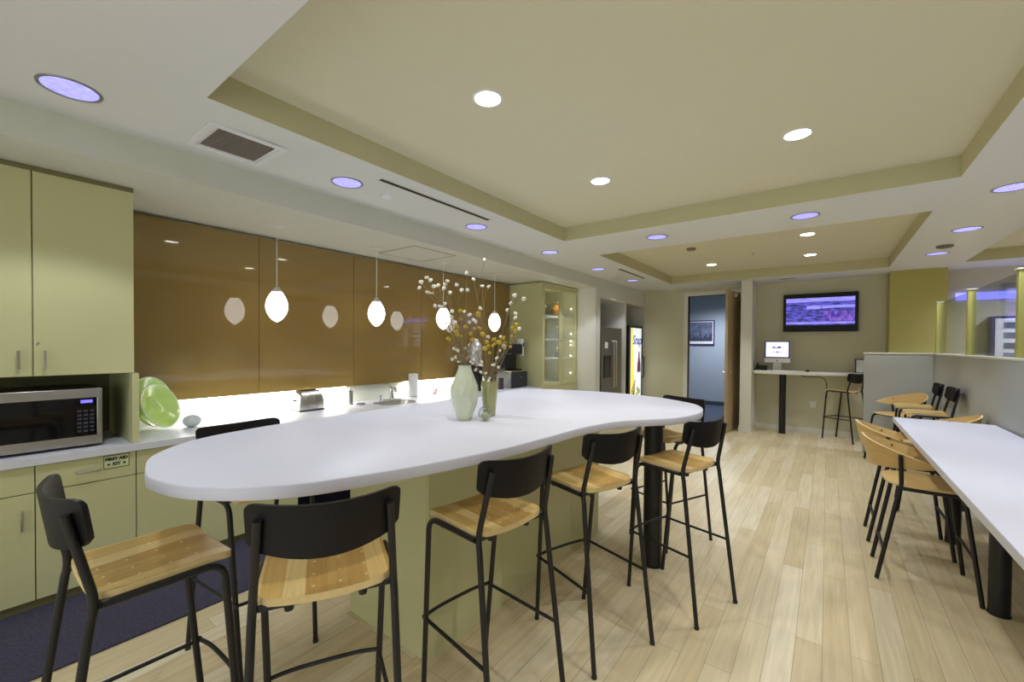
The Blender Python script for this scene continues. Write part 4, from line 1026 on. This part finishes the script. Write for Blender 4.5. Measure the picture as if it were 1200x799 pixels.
def pods(p, n_, size, m, par, name):
    q = MB()
    for k in range(n_):
        d = Vector((random.uniform(-1, 1), random.uniform(-1, 1), random.uniform(-.7, .7))).normalized() * size * .45
        q.ball(tuple(Vector(p) + d), size * random.uniform(.55, .75), n=8, m=6)
    q.build(name, m, par)
def stalk(p, mouth, root_r):
    p = Vector(p); off = Vector((random.uniform(-1, 1), random.uniform(-1, 1), 0)).normalized() * root_r * random.random()
    mid = mouth + off + (p - mouth) * .55 + Vector((0, 0, .07 * (p - mouth).length))
    return spline([tuple(mouth + off - Vector((0, 0, .15))), tuple(mouth + off), tuple(mid), tuple(p)], 5, False)
# tall white-pod branches: each carries two or three pods
groups = [[0, 1], [2, 3], [4, 5, 10], [6, 7, 8], [9, 29], [11, 12, 13], [14], [15, 16], [17, 18], [19, 20], [21, 24], [22, 23], [25, 40], [26, 27, 28], [30, 31], [32], [33, 36], [34, 35, 37], [38, 39]]
for gi, g in enumerate(groups):
    second = min(balls[k][1] for k in g) > 1.99
    mouth = mouth2 if second else mouth1
    vn = 'short olive vase' if second else 'tall pale vase'
    t = thing('white_pod_branch', tuple(mouth), 'thin dried branch with white pods standing in the %s' % vn, 'dried branch', 'white pod branches in the %s' % vn)
    st = MB(); main = stalk(balls[g[0]], mouth, .02); mv = [p - mouth for p in main]
    st.tube(mv, .0016, 5)
    for k in g[1:]:
        a = mv[-4]; e_ = Vector(balls[k]) - mouth
        st.tube(spline([tuple(a), tuple((a + e_) / 2 + Vector((0, 0, .01))), tuple(e_)], 4, False), .0012, 5)
    st.build('stem', M['stem'], t)
    for k in g: pods(Vector(balls[k]) - mouth, 4, .0135, M['pod'], t, 'pod')
for p in yel:
    second = p[1] > 1.93; mouth = mouth2 if second else mouth1; vn = 'short olive vase' if second else 'tall pale vase'
    t = thing('yellow_flower', tuple(mouth), 'dried yellow flower head on a stem in the %s' % vn, 'dried flower', 'yellow dried flowers in the %s' % vn)
    st = MB(); st.tube([q - mouth for q in stalk(p, mouth, .025)], .0018, 5); st.build('stem', M['stem'], t)
    pods(Vector(p) - mouth, 9, random.uniform(.010, .0165), M['yellow'], t, 'flower_head')
for p in low:
    second = p[1] > 1.89; mouth = mouth2 if second else mouth1; vn = 'short olive vase' if second else 'tall pale vase'
    t = thing('pod_sprig', tuple(mouth), 'short white pod stem at the mouth of the %s' % vn, 'dried flower', 'short pod stems in the %s' % vn)
    st = MB(); st.tube([q - mouth for q in stalk(p, mouth, .02)], .0014, 5); st.build('stem', M['stem'], t)
    pods(Vector(p) - mouth, 3, .012, M['pod'], t, 'pod')

# ------------------------------------------------------------------ world and colour management
w = bpy.data.worlds.new('world'); scn.world = w; w.use_nodes = True
w.node_tree.nodes['Background'].inputs[0].default_value = (.93, .98, .98, 1); w.node_tree.nodes['Background'].inputs[1].default_value = 1.6  # even fill light entering by the added window opening
scn.view_settings.view_transform = 'Standard'; scn.view_settings.look = 'None'; scn.view_settings.gamma = 1; scn.view_settings.use_curve_mapping = False
scn.view_settings.exposure = 0.0
scn.cycles.use_denoising = True
scn.cycles.max_bounces = 8; scn.cycles.diffuse_bounces = 5; scn.cycles.transparent_max_bounces = 12
scn.cycles.sample_clamp_indirect = 6
